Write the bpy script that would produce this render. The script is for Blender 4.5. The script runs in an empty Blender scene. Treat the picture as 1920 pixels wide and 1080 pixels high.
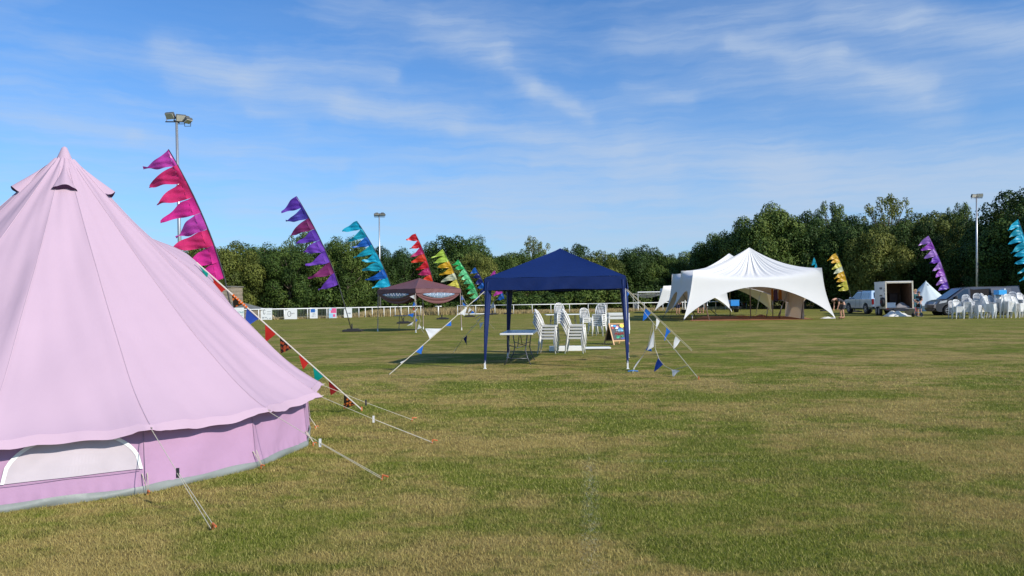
import bpy, bmesh, math, random
import numpy as np
from mathutils import Vector, Matrix
random.seed(7)
R = math.radians
scene = bpy.context.scene
COL = scene.collection

# ------------------------------------------------------------------ camera
F = 1400.0                      # focal length in pixels of the 1920 wide photograph
H = 1.5
PITCH = math.atan(22/1400.0)
ROLL = 0.0135
c_, s_ = math.cos(PITCH), math.sin(PITCH)
FWD = Vector((0, c_, s_)); R0 = Vector((1, 0, 0)); U0 = Vector((0, -s_, c_))
RGT = R0*math.cos(ROLL) - U0*math.sin(ROLL)
UPV = R0*math.sin(ROLL) + U0*math.cos(ROLL)
cam = bpy.data.cameras.new('camera'); camo = bpy.data.objects.new('camera', cam); COL.objects.link(camo)
cam.sensor_width = 36; cam.lens = F/1920*36; cam.clip_end = 3000; cam.clip_start = 0.05
m3 = Matrix((RGT, UPV, -FWD)).transposed()
camo.matrix_world = Matrix.Translation((0, 0, H)) @ m3.to_4x4()
scene.camera = camo

def ray(px, py):
    return FWD + RGT*((px-960)/F) + UPV*((540-py)/F)
def G(px, py, z=0.0):                       # ground point seen at this pixel
    d = ray(px, py); t = (z-H)/d.z
    return Vector((0, 0, H)) + d*t
def P(px, py, Y):                           # point at depth Y seen at this pixel
    d = ray(px, py); return Vector((0, 0, H)) + d*(Y/d.y)
def GX(px, Y, z=0.0):                       # point at depth Y and height z on this pixel column
    k = (px-960)/F
    a = RGT - FWD*k                         # (p.a)=0
    x = -(a.y*Y + a.z*(z-H))/a.x
    return Vector((x, Y, z))

# ------------------------------------------------------------------ materials
MATS = {}
def nt(m): m.use_nodes = True; return m.node_tree
def mat(name, col, rough=.6, metal=0, var=.12, scale=8, bump=0, bscale=40, trans=0, spec=.5, tcol=None, coat=0, emis=None):
    """principled material with noise variation of tone, optional bump and cloth translucency"""
    if name in MATS: return MATS[name]
    m = bpy.data.materials.new(name); t = nt(m); N = t.nodes; L = t.links
    b = N['Principled BSDF']; out = N['Material Output']
    tc = N.new('ShaderNodeTexCoord')
    no = N.new('ShaderNodeTexNoise'); no.inputs['Scale'].default_value = scale; no.inputs['Detail'].default_value = 5
    L.new(tc.outputs['Object'], no.inputs['Vector'])
    mx = N.new('ShaderNodeMix'); mx.data_type = 'RGBA'
    lo = [max(0, c*(1-var)) for c in col[:3]]+[1]; hi = [min(1, c*(1+var)) for c in col[:3]]+[1]
    mx.inputs[6].default_value = lo; mx.inputs[7].default_value = hi
    L.new(no.outputs['Fac'], mx.inputs[0]); L.new(mx.outputs[2], b.inputs['Base Color'])
    b.inputs['Roughness'].default_value = rough; b.inputs['Metallic'].default_value = metal
    b.inputs['Specular IOR Level'].default_value = spec; b.inputs['Coat Weight'].default_value = coat
    if bump:
        n2 = N.new('ShaderNodeTexNoise'); n2.inputs['Scale'].default_value = bscale; n2.inputs['Detail'].default_value = 4
        L.new(tc.outputs['Object'], n2.inputs['Vector'])
        bp = N.new('ShaderNodeBump'); bp.inputs['Strength'].default_value = bump; bp.inputs['Distance'].default_value = .02
        L.new(n2.outputs['Fac'], bp.inputs['Height']); L.new(bp.outputs[0], b.inputs['Normal'])
    if trans:
        tr = N.new('ShaderNodeBsdfTranslucent')
        if tcol: tr.inputs[0].default_value = (*tcol, 1)
        else: L.new(mx.outputs[2], tr.inputs[0])
        ms = N.new('ShaderNodeMixShader'); ms.inputs[0].default_value = trans
        L.new(b.outputs[0], ms.inputs[1]); L.new(tr.outputs[0], ms.inputs[2]); L.new(ms.outputs[0], out.inputs[0])
    MATS[name] = m; return m

def glass_mat(name, col, rough=.08):
    return mat(name, col, rough=rough, var=.05, spec=1.0, coat=.6)

# ------------------------------------------------------------------ mesh helpers
def link(o, parent=None):
    COL.objects.link(o)
    if parent is not None: o.parent = parent
    return o
def tag(o, label=None, cat=None, group=None, kind=None):
    if label: o['label'] = label
    if cat: o['category'] = cat
    if group: o['group'] = group
    if kind: o['kind'] = kind
    return o
def thing(name, label, cat, loc=(0, 0, 0), rz=0, group=None):
    o = bpy.data.objects.new(name, None); o.empty_display_size = .2; COL.objects.link(o)
    o.location = loc; o.rotation_euler = (0, 0, rz)
    return tag(o, label, cat, group)

class MB:
    def __init__(s): s.v = []; s.f = []; s.off = Vector((0, 0, 0)); s.M = None
    def at(s, off): s.off = -Vector(off); return s
    def pts(s, ps):
        i0 = len(s.v)
        for p in ps:
            p = Vector(p)
            if s.M is not None: p = s.M @ p
            s.v.append(tuple(p + s.off))
        return i0
    def face(s, ps):
        i = s.pts(ps); s.f.append(tuple(range(i, i+len(ps)))); return s
    def box(s, c, d, rz=0, M=None):
        c = Vector(c); hx, hy, hz = d[0]/2, d[1]/2, d[2]/2
        rot = M if M is not None else Matrix.Rotation(rz, 3, 'Z')
        i = s.pts([c + rot @ Vector((x*hx, y*hy, z*hz)) for z in (-1, 1) for y in (-1, 1) for x in (-1, 1)])
        for q in ((0, 2, 3, 1), (4, 5, 7, 6), (0, 1, 5, 4), (2, 6, 7, 3), (0, 4, 6, 2), (1, 3, 7, 5)):
            s.f.append(tuple(i+k for k in q))
        return s
    def beam(s, a, b, w, h=None):               # rectangular bar from a to b
        a, b = Vector(a), Vector(b); h = h or w
        d = b-a; L_ = d.length; z = d.normalized()
        up = Vector((0, 0, 1)) if abs(z.z) < .95 else Vector((1, 0, 0))
        x = up.cross(z).normalized(); y = z.cross(x)
        M = Matrix((x, y, z)).transposed()
        return s.box((a+b)/2, (w, h, L_), M=M)
    def tube(s, pts, r, seg=8, cap=True):
        pts = [Vector(p) for p in pts]; n = len(pts)
        rs = r if isinstance(r, (list, tuple)) else [r]*n
        prev = None; base = []
        for k, p in enumerate(pts):
            d = (pts[min(k+1, n-1)] - pts[max(k-1, 0)]).normalized()
            if prev is None:
                up = Vector((0, 0, 1)) if abs(d.z) < .9 else Vector((1, 0, 0))
                x = d.cross(up).normalized()
            else:
                x = (prev - d*prev.dot(d)).normalized()
            prev = x; y = d.cross(x)
            base.append(s.pts([p + (x*math.cos(2*math.pi*j/seg) + y*math.sin(2*math.pi*j/seg))*rs[k] for j in range(seg)]))
        for k in range(n-1):
            for j in range(seg):
                a, b = base[k], base[k+1]; j2 = (j+1) % seg
                s.f.append((a+j, a+j2, b+j2, b+j))
        if cap:
            s.f.append(tuple(base[0]+j for j in reversed(range(seg)))); s.f.append(tuple(base[-1]+j for j in range(seg)))
        return s
    def lathe(s, prof, seg=20, axis='Z', c=(0, 0, 0)):
        c = Vector(c); bs = []
        for (r, z) in prof:
            q = []
            for j in range(seg):
                a = 2*math.pi*j/seg; u, v = r*math.cos(a), r*math.sin(a)
                q.append(c + (Vector((u, v, z)) if axis == 'Z' else Vector((u, z, v)) if axis == 'Y' else Vector((z, u, v))))
            bs.append(s.pts(q))
        for k in range(len(prof)-1):
            for j in range(seg):
                j2 = (j+1) % seg; s.f.append((bs[k]+j, bs[k]+j2, bs[k+1]+j2, bs[k+1]+j))
        return s
    def grid(s, fn, nu, nv):                    # fn(u,v) -> point
        i = s.pts([fn(a/nu, b/nv) for b in range(nv+1) for a in range(nu+1)])
        for b in range(nv):
            for a in range(nu):
                k = i+b*(nu+1)+a; s.f.append((k, k+1, k+nu+2, k+nu+1))
        return s
    def build(s, name, m, parent=None, smooth=False, bevel=0, auto=None, solid=0):
        me = bpy.data.meshes.new(name); me.from_pydata(s.v, [], s.f); me.update()
        if smooth:
            me.polygons.foreach_set('use_smooth', [True]*len(me.polygons))
        me.materials.append(m)
        o = bpy.data.objects.new(name, me); link(o, parent)
        if auto is not None:
            bm = bmesh.new(); bm.from_mesh(me); bmesh.ops.remove_doubles(bm, verts=bm.verts, dist=1e-5)
            for e in bm.edges: e.smooth = not (len(e.link_faces) == 2 and e.calc_face_angle(0) > auto)
            bm.to_mesh(me); bm.free()
        if solid:
            md = o.modifiers.new('thick', 'SOLIDIFY'); md.thickness = solid; md.offset = 0
        if bevel:
            md = o.modifiers.new('bevel', 'BEVEL'); md.width = bevel; md.segments = 2; md.limit_method = 'ANGLE'
        return o

def copy_tree(o, parent=None):
    c = o.copy(); COL.objects.link(c)
    if parent is not None: c.parent = parent
    for ch in list(o.children): copy_tree(ch, c)
    return c

def scribble(fn, n, h, seed, m, parent, w=.15):
    """a line of n illegible hand-sized letters; fn(x, z) maps the line onto its surface"""
    q = random.Random(seed); adv = h*.72; b = MB()
    for i in range(n):
        if q.random() < .12: continue
        x = (i-n/2+.5)*adv; P4 = [(x-adv*.3, -h/2), (x-adv*.3, h/2), (x+adv*.3, h/2), (x+adv*.3, 0), (x-adv*.3, 0), (x+adv*.3, -h/2)]
        k = q.randrange(3); seq = P4[k:k+q.choice([3, 4, 4])]
        b.tube([fn(px_, pz_) for px_, pz_ in seq], h*w/2, 4)
    return b.build('lettering', m, parent)
def lettering(cu, m, parent):
    t = bpy.data.objects.new('t', cu); COL.objects.link(t); bpy.context.view_layer.update()
    me = bpy.data.meshes.new_from_object(t.evaluated_get(bpy.context.evaluated_depsgraph_get())); bpy.data.objects.remove(t)
    me.materials.clear(); me.materials.append(m); o = bpy.data.objects.new('lettering', me); return link(o, parent)
white_paint = mat('white_paint', (.8, .8, .78), .4, var=.04)
white_plastic = mat('white_plastic', (.78, .77, .74), .35, var=.05, scale=3, trans=.12)
grey_metal = mat('galvanised_steel', (.45, .46, .47), .4, metal=.7, var=.15)
dark_metal = mat('dark_steel', (.06, .06, .07), .45, metal=.6)
rubber = mat('black_rubber', (.02, .02, .022), .75)
black_plastic = mat('black_plastic', (.025, .025, .028), .5)
rope_mat = mat('cotton_rope', (.50, .46, .36), .8, var=.2, scale=60)
orange_peg = mat('orange_plastic', (.6, .15, .04), .45)
wood_mat = mat('pine_wood', (.62, .36, .17), .55, var=.3, scale=12)
# tuning values
SUN_E = 5.0; SKY_S = .11; EXPO = 0.0
SKY_TINT = (.53, 1.02, 1.52, 1); CLOUD_COL = (4.7, 5.7, 7.2, 1)
GREEN_A, GREEN_B = (.125, .175, .021), (.28, .305, .047)
DRY_A, DRY_B = (.39, .285, .095), (.57, .43, .17)
PINK_ROOF, PINK_WALL = (.54, .385, .475), (.475, .29, .44)
BLUE_GAZ = (.004, .018, .105)
NOGRASS = False
# ------------------------------------------------------------------ sky and sun
SUN = Vector((.785, -.62, 0)).normalized(); ELEV = R(32)
sd = Vector((SUN.x*math.cos(ELEV), SUN.y*math.cos(ELEV), math.sin(ELEV)))
sl = bpy.data.lights.new('sun', 'SUN'); sl.energy = SUN_E; sl.angle = R(.53); sl.color = (1, .94, .84)
so = bpy.data.objects.new('sun', sl); COL.objects.link(so)
so.rotation_euler = sd.to_track_quat('Z', 'Y').to_euler()
so.location = (20, -15, 30)

w = bpy.data.worlds.new('World'); scene.world = w; w.use_nodes = True
N = w.node_tree.nodes; L = w.node_tree.links; bg = N['Background']
sky = N.new('ShaderNodeTexSky'); sky.sky_type = 'NISHITA'; sky.sun_disc = False
sky.sun_elevation = ELEV; sky.sun_rotation = math.atan2(SUN.x, SUN.y)
sky.ozone_density = 2.2; sky.air_density = 1.0; sky.dust_density = .6; sky.altitude = 100
def mnode(op, a=None, b=None, c=None, clamp=False):
    n = N.new('ShaderNodeMath'); n.operation = op; n.use_clamp = clamp
    for i, x in enumerate((a, b, c)):
        if x is None: continue
        if isinstance(x, (int, float)): n.inputs[i].default_value = x
        else: L.new(x, n.inputs[i])
    return n.outputs[0]
tc = N.new('ShaderNodeTexCoord'); sx = N.new('ShaderNodeSeparateXYZ'); L.new(tc.outputs['Generated'], sx.inputs[0])
az = mnode('MULTIPLY', mnode('ARCTAN2', sx.outputs[0], sx.outputs[1]), 57.2958)
el = mnode('MULTIPLY', mnode('ARCSINE', sx.outputs[2]), 57.2958)
cb = N.new('ShaderNodeCombineXYZ'); L.new(az, cb.inputs[0]); L.new(el, cb.inputs[1])
def noise(vec, scale, detail, rough, sc3=(1, 1, 1), rot=0, loc=(0, 0, 0), dist=0):
    mp = N.new('ShaderNodeMapping'); mp.inputs['Scale'].default_value = sc3; mp.inputs['Rotation'].default_value = (0, 0, rot)
    mp.inputs['Location'].default_value = loc
    L.new(vec, mp.inputs[0])
    n = N.new('ShaderNodeTexNoise'); n.inputs['Scale'].default_value = scale; n.inputs['Detail'].default_value = detail
    n.inputs['Roughness'].default_value = rough; n.inputs['Distortion'].default_value = dist
    L.new(mp.outputs[0], n.inputs['Vector']); return n
wn = noise(cb.outputs[0], .22, 4, .6)
vm = N.new('ShaderNodeVectorMath'); vm.operation = 'MULTIPLY_ADD'
L.new(wn.outputs['Color'], vm.inputs[0]); vm.inputs[1].default_value = (3.0, 1.3, 0); vm.inputs[2].default_value = (-1.5, -.65, 0)
va = N.new('ShaderNodeVectorMath'); va.operation = 'ADD'; L.new(cb.outputs[0], va.inputs[0]); L.new(vm.outputs[0], va.inputs[1])
Wp = va.outputs[0]
def azel(px, py):
    d = ray(px, py).normalized(); return (math.degrees(math.atan2(d.x, d.y)), math.degrees(math.asin(d.z)), 0)
def streak(p0, p1, w0, amp):                 # one band of cirrus between two sky directions
    a = Vector(azel(*p0)); b = Vector(azel(*p1)); d = b-a
    s1 = N.new('ShaderNodeVectorMath'); s1.operation = 'SUBTRACT'; L.new(Wp, s1.inputs[0]); s1.inputs[1].default_value = a
    dt = N.new('ShaderNodeVectorMath'); dt.operation = 'DOT_PRODUCT'; L.new(s1.outputs[0], dt.inputs[0]); dt.inputs[1].default_value = d/d.length_squared
    t = mnode('ADD', dt.outputs['Value'], 0, clamp=True)
    sc = N.new('ShaderNodeVectorMath'); sc.operation = 'SCALE'; sc.inputs[0].default_value = d; L.new(t, sc.inputs['Scale'])
    s2 = N.new('ShaderNodeVectorMath'); s2.operation = 'SUBTRACT'; L.new(s1.outputs[0], s2.inputs[0]); L.new(sc.outputs[0], s2.inputs[1])
    ln = N.new('ShaderNodeVectorMath'); ln.operation = 'LENGTH'; L.new(s2.outputs[0], ln.inputs[0])
    q = mnode('DIVIDE', ln.outputs['Value'], w0*.85); q = mnode('MULTIPLY', q, q)
    return mnode('MULTIPLY', mnode('EXPONENT', mnode('MULTIPLY', q, -1)), amp)
ST = [((-60, 205), (250, 255), .75, .38), ((250, 255), (640, 305), .7, .3),
      ((310, 92), (470, 150), 1.2, .5), ((330, 150), (500, 150), 1.1, .3), ((500, 110), (740, 140), .8, .34), ((470, 150), (640, 195), 1.3, .5),
      ((640, 195), (860, 230), 1.0, .5), ((860, 230), (1180, 285), 1.0, .5), ((1180, 270), (1480, 300), 1.6, .42),
      ((800, 50), (930, 100), 1.3, .34), ((930, 100), (1000, 170), .8, .3), ((1000, 170), (1110, 215), .7, .45),
      ((1380, 85), (1560, 112), .7, .45), ((1560, 112), (1740, 165), .9, .6), ((1500, 140), (1780, 200), 1.6, .3),
      ((1560, 20), (1700, 45), 1.5, .35), ((1700, 45), (1980, 70), 1.2, .5), ((1200, 60), (1450, 30), 2.2, .25),
      ((1450, 330), (1980, 345), 2.6, .8), ((950, 415), (1500, 420), 2.2, .45), ((1180, 330), (1500, 350), 1.8, .4), ((1000, 300), (1250, 308), .6, .3), ((700, 345), (1240, 372), 1.2, .35),
      ((1180, 165), (1290, 180), .8, .22), ((480, 205), (560, 235), .8, .2), ((450, 380), (900, 400), 1.4, .25)]
acc = None
for s4 in ST:
    o4 = streak(*s4); acc = o4 if acc is None else mnode('ADD', acc, o4)
n1 = noise(Wp, .55, 7, .6, (.16, 1.5, 1), R(11), (3, 1, 0), .15)
n2 = noise(Wp, .16, 5, .6, (.3, 1.6, 1), R(8), (11, 4, 0), .3)
n3 = noise(Wp, 1.0, 8, .66, (.10, 1.7, 1), R(13), (7, 2, 0), 0)
fib = mnode('MULTIPLY', mnode('MULTIPLY_ADD', n1.outputs['Fac'], 2.6, -.55, clamp=True), mnode('MULTIPLY_ADD', n3.outputs['Fac'], 2.4, -.35, clamp=True))
acc = mnode('MULTIPLY', acc, mnode('MULTIPLY_ADD', fib, 1.3, .26))
veil = mnode('MULTIPLY', mnode('MULTIPLY_ADD', n2.outputs['Fac'], 3.2, -1.35, clamp=True), mnode('MULTIPLY_ADD', fib, .45, .10))
lowh = mnode('EXPONENT', mnode('MULTIPLY', mnode('MAXIMUM', el, 0), -.14))       # thin cirrus thickens towards the horizon
lowv = mnode('MULTIPLY', lowh, mnode('MULTIPLY_ADD', fib, .7, .60))
dens = mnode('ADD', mnode('ADD', acc, veil), lowv); dens = mnode('MULTIPLY', mnode('SUBTRACT', 1.0, mnode('EXPONENT', mnode('MULTIPLY', dens, -1.25))), .88)
tint = N.new('ShaderNodeMix'); tint.data_type = 'RGBA'; tint.blend_type = 'MULTIPLY'; tint.inputs[0].default_value = 1
L.new(sky.outputs[0], tint.inputs[6]); tint.inputs[7].default_value = SKY_TINT
mixc = N.new('ShaderNodeMix'); mixc.data_type = 'RGBA'; L.new(dens, mixc.inputs[0]); L.new(tint.outputs[2], mixc.inputs[6])
mixc.inputs[7].default_value = CLOUD_COL
L.new(mixc.outputs[2], bg.inputs[0]); bg.inputs[1].default_value = SKY_S

# ------------------------------------------------------------------ ground
def grass_nodes(m, blade=False):
    t = nt(m); NN = t.nodes; LL = t.links; b = NN['Principled BSDF']
    geo = NN.new('ShaderNodeNewGeometry'); sp = NN.new('ShaderNodeSeparateXYZ'); LL.new(geo.outputs['Position'], sp.inputs[0])
    def nz(scale, det, rough=.6, sc3=(1, 1, 1), loc=(0, 0, 0)):
        mp = NN.new('ShaderNodeMapping'); mp.inputs['Scale'].default_value = sc3; mp.inputs['Location'].default_value = loc
        LL.new(geo.outputs['Position'], mp.inputs[0])
        n = NN.new('ShaderNodeTexNoise'); n.inputs['Scale'].default_value = scale; n.inputs['Detail'].default_value = det; n.inputs['Roughness'].default_value = rough
        LL.new(mp.outputs[0], n.inputs['Vector']); return n.outputs['Fac']
    def mm(op, a, b_=None, c=None, clamp=False):
        n = NN.new('ShaderNodeMath'); n.operation = op; n.use_clamp = clamp
        for i, x in enumerate((a, b_, c)):
            if x is None: continue
            if isinstance(x, (int, float)): n.inputs[i].default_value = x
            else: LL.new(x, n.inputs[i])
        return n.outputs[0]
    def mix(f, c1, c2):
        n = NN.new('ShaderNodeMix'); n.data_type = 'RGBA'
        if isinstance(f, (int, float)): n.inputs[0].default_value = f
        else: LL.new(f, n.inputs[0])
        for i, c in ((6, c1), (7, c2)):
            if isinstance(c, tuple): n.inputs[i].default_value = (*c, 1)
            else: LL.new(c, n.inputs[i])
        return n.outputs[2]
    big = nz(.33, 6, .62, (1, 1.3, 1)); mid = nz(1.0, 6, .68, (1, 1.2, 1), (5, 9, 0)); strp = nz(.6, 6, .7, (.4, 1, 1), (20, 3, 0)); fin = nz(5, 5, .7, (.6, 1, 1), (7, 3, 0))
    dry = mm('MULTIPLY_ADD', big, 4.6, -2.25); dry = mm('ADD', dry, mm('MULTIPLY_ADD', mid, 4.0, -1.85)); dry = mm('ADD', dry, mm('ADD', mm('MULTIPLY_ADD', fin, 2.6, -1.25), mm('MULTIPLY_ADD', strp, 3.4, -1.45)), clamp=True)
    green = mix(nz(.5, 5, .6, (1, 1, 1), (9, 9, 0)), GREEN_A, GREEN_B)
    brown = mix(nz(2.2, 4, .6, (1, 1, 1), (2, 8, 0)), DRY_A, DRY_B)
    far = mm('MULTIPLY_ADD', sp.outputs[1], 1/22, -16/22, clamp=True)      # the far outfield is more evenly green
    drf = mm('ADD', mm('MULTIPLY', dry, mm('MULTIPLY_ADD', far, -.5, .95)), mm('MULTIPLY', far, .12))
    col = mix(drf, green, brown)
    # worn remains of white line paint on the pitch
    a1 = G(1108, 1075); b1 = G(1106, 860); a2 = G(1150, 866); b2 = G(1400, 864)
    def line(a, b2_, w):
        d = (b2_-a); d.z = 0; L_ = d.length; d /= L_; n_ = Vector((-d.y, d.x, 0))
        k = mm('ABSOLUTE', mm('ADD', mm('ADD', mm('MULTIPLY', sp.outputs[0], n_.x), mm('MULTIPLY', sp.outputs[1], n_.y)), -n_.dot(a)))
        e = mm('SUBTRACT', 1.0, mm('DIVIDE', k, w), clamp=True)
        s2 = mm('ADD', mm('ADD', mm('MULTIPLY', sp.outputs[0], d.x), mm('MULTIPLY', sp.outputs[1], d.y)), -d.dot((a+b2_)/2))
        g = mm('MULTIPLY_ADD', mm('ABSOLUTE', s2), -2/L_*.8, 1.3, clamp=True)
        return mm('MULTIPLY', e, g)
    pm = mm('ADD', mm('MULTIPLY', line(a1, b1, .09), 1.0), mm('MULTIPLY', line(a2, b2, .07), .8))
    spk = mm('MULTIPLY_ADD', nz(35, 3, .7), 6, -3.1, clamp=True)
    pm = mm('MULTIPLY', mm('MULTIPLY', pm, spk), 1.2, clamp=True)
    col = mix(pm, col, (.5, .5, .45))
    if blade:
        at = NN.new('ShaderNodeAttribute'); at.attribute_name = 'tint'
        col = mix(mm('MULTIPLY_ADD', at.outputs['Fac'], .5, .15), col, mix(at.outputs['Fac'], (.07, .10, .015), (.66, .56, .22)))
        tr = NN.new('ShaderNodeBsdfTranslucent'); LL.new(col, tr.inputs[0]); ms = NN.new('ShaderNodeMixShader'); ms.inputs[0].default_value = .3
        LL.new(b.outputs[0], ms.inputs[1]); LL.new(tr.outputs[0], ms.inputs[2]); LL.new(ms.outputs[0], NN['Material Output'].inputs[0])
    else:
        f1 = nz(70, 5, .8); f2 = nz(12, 5, .75, (1, 1, 1), (4, 4, 0))
        gr = mm('ADD', mm('MULTIPLY_ADD', f1, 1.7, -.05), mm('ADD', mm('MULTIPLY_ADD', f2, 1.3, -.8), mm('MULTIPLY_ADD', nz(3.0, 5, .7, (.4, 1, 1), (1, 4, 0)), 1.2, -.62)))  # mottled turf tone, kept low as painted shade between the blades
        vmx = NN.new('ShaderNodeVectorMath'); vmx.operation = 'SCALE'; LL.new(col, vmx.inputs[0]); LL.new(gr, vmx.inputs['Scale']); col = vmx.outputs[0]
        bp = NN.new('ShaderNodeBump'); bp.inputs['Strength'].default_value = .7; bp.inputs['Distance'].default_value = .03
        LL.new(mm('ADD', f1, f2), bp.inputs['Height']); LL.new(bp.outputs[0], b.inputs['Normal'])
    LL.new(col, b.inputs['Base Color']); b.inputs['Roughness'].default_value = .85; b.inputs['Specular IOR Level'].default_value = .04
gm = bpy.data.materials.new('pitch_turf'); grass_nodes(gm)
g = MB(); g.grid(lambda u, v: (-700+1400*u, -60+1460*v, 0), 28, 28)
go = g.build('ground', gm); tag(go, kind='structure')

# short mown grass blades over the near ground
rng = np.random.default_rng(3)
def blades():
    P_, Q = [], []
    bands = [(3.6, 5.5, 12000, .020, .0045), (5.5, 8, 6500, .021, .006), (8, 12, 2600, .022, .009), (12, 20, 800, .022, .014)]
    out = []
    for y0, y1, dn, hh, ww in bands:
        x1 = y1*.72+.4; n = int((y1-y0)*2*x1*dn)
        x = rng.uniform(-x1, x1, n); y = rng.uniform(y0, y1, n)
        k = (np.abs(x) < y*.72+.3) & (np.hypot(x-TC[0], y-TC[1]) > 2.44)
        x, y = x[k], y[k]; n = len(x)
        h = hh*rng.uniform(.45, 1.3, n)*np.clip((20.5-y)/8, .15, 1)*np.clip(1-rng.random(n)*np.clip((y-13)/7, 0, 1), .2, 1); a = rng.uniform(0, 2*np.pi, n); wd = ww*rng.uniform(.6, 1.2, n)
        lx = rng.normal(0, .5, n)*h; ly = rng.normal(0, .5, n)*h
        v = np.zeros((n, 3, 3)); dx = np.cos(a)*wd/2; dy = np.sin(a)*wd/2
        v[:, 0] = np.stack([x-dx, y-dy, np.zeros(n)], 1); v[:, 1] = np.stack([x+dx, y+dy, np.zeros(n)], 1); v[:, 2] = np.stack([x+lx, y+ly, h], 1)
        out.append(v)
    v = np.concatenate(out); n = len(v)
    me = bpy.data.meshes.new('grass'); me.vertices.add(n*3); me.vertices.foreach_set('co', v.reshape(-1).astype(np.float32))
    me.loops.add(n*3); me.loops.foreach_set('vertex_index', np.arange(n*3, dtype=np.int32))
    me.polygons.add(n); me.polygons.foreach_set('loop_start', (np.arange(n)*3).astype(np.int32)); me.update()
    at = me.attributes.new('tint', 'FLOAT', 'POINT'); at.data.foreach_set('value', np.repeat(rng.uniform(0, 1, n)**1.3, 3).astype(np.float32))
    bmt = bpy.data.materials.new('grass_blade'); grass_nodes(bmt, True); me.materials.append(bmt)
    o = bpy.data.objects.new('grass', me); COL.objects.link(o); tag(o, 'short mown grass, patchy green and straw coloured', 'grass', kind='stuff')
TC = (-4.64, 7.75)
if not NOGRASS: blades()

# ------------------------------------------------------------------ trees
def leaf_mat(name, dark, mid, light):
    m = bpy.data.materials.new(name); t = nt(m); NN = t.nodes; LL = t.links; b = NN['Principled BSDF']
    at = NN.new('ShaderNodeAttribute'); at.attribute_name = 'tint'
    oi = NN.new('ShaderNodeObjectInfo')
    ad = NN.new('ShaderNodeMath'); ad.operation = 'MULTIPLY_ADD'; ad.inputs[1].default_value = .3; LL.new(oi.outputs['Random'], ad.inputs[0])
    s2 = NN.new('ShaderNodeMath'); s2.operation = 'SUBTRACT'; LL.new(at.outputs['Fac'], s2.inputs[0]); s2.inputs[1].default_value = .15
    LL.new(s2.outputs[0], ad.inputs[2])
    cr = NN.new('ShaderNodeValToRGB'); e = cr.color_ramp.elements; e[0].color = (*dark, 1); e[1].color = (*light, 1); e[1].position = 1
    q = e.new(.5); q.color = (*mid, 1); LL.new(ad.outputs[0], cr.inputs[0])
    LL.new(cr.outputs[0], b.inputs['Base Color']); b.inputs['Roughness'].default_value = .6; b.inputs['Specular IOR Level'].default_value = .2
    tr = NN.new('ShaderNodeBsdfTranslucent'); LL.new(cr.outputs[0], tr.inputs[0]); ms = NN.new('ShaderNodeMixShader'); ms.inputs[0].default_value = .12
    LL.new(b.outputs[0], ms.inputs[1]); LL.new(tr.outputs[0], ms.inputs[2]); LL.new(ms.outputs[0], NN['Material Output'].inputs[0])
    return m
LM = {'dark': leaf_mat('dark_oak_leaves', (.020, .042, .009), (.048, .088, .017), (.105, .155, .030)),
      'mid': leaf_mat('green_leaves', (.030, .056, .011), (.070, .115, .020), (.145, .185, .036)),
      'yellow': leaf_mat('yellowing_leaves', (.055, .076, .014), (.125, .15, .028), (.22, .225, .048))}
bark = mat('bark', (.11, .085, .06), .9, var=.4, scale=6, bump=.6, bscale=20)

def leaves_mesh(name, blobs, nleaf, size, m, r_, up=.35):
    """blobs: list of (center, radius, tint). leaf shaped diamonds on and in each blob"""
    wts = np.array([b[1]**2 for b in blobs]); wts /= wts.sum()
    V = []; T = []
    for (c, rad, tn), wv in zip(blobs, wts):
        n = max(6, int(nleaf*wv)); d = r_.normal(size=(n, 3)); d[:, 2] += up*.8; d /= np.linalg.norm(d, axis=1)[:, None]
        lump = 1 + .22*np.sin(d[:, 0]*5+tn*20)*np.cos(d[:, 1]*6+tn*9) + r_.normal(0, .07, n)
        rr = rad*np.clip(r_.uniform(.55, 1.0, n)**.4*lump, .3, 1.5)
        p = np.array(c)[None]+d*rr[:, None]*np.array([1, 1, .88])
        nn = d+r_.normal(0, .45, (n, 3)); nn[:, 2] += .25; nn /= np.linalg.norm(nn, axis=1)[:, None]
        a = np.cross(nn, r_.normal(size=(n, 3))); a /= np.linalg.norm(a, axis=1)[:, None]+1e-9; b = np.cross(nn, a)
        s = size*r_.uniform(.55, 1.35, n)[:, None]
        q = np.stack([p-a*s*.6, p-b*s*.36+nn*s*.08, p+a*s*.6, p+b*s*.36+nn*s*.08], 1)
        V.append(q); T.append(np.clip(tn+r_.normal(0, .16, n), 0, 1))
    V = np.concatenate(V); T = np.concatenate(T); n = len(V)
    me = bpy.data.meshes.new(name); me.vertices.add(n*4); me.vertices.foreach_set('co', V.reshape(-1).astype(np.float32))
    me.loops.add(n*4); me.loops.foreach_set('vertex_index', np.arange(n*4, dtype=np.int32))
    me.polygons.add(n); me.polygons.foreach_set('loop_start', (np.arange(n)*4).astype(np.int32)); me.update()
    at = me.attributes.new('tint', 'FLOAT', 'POINT'); at.data.foreach_set('value', np.repeat(T, 4).astype(np.float32))
    me.materials.append(m); return me

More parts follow.
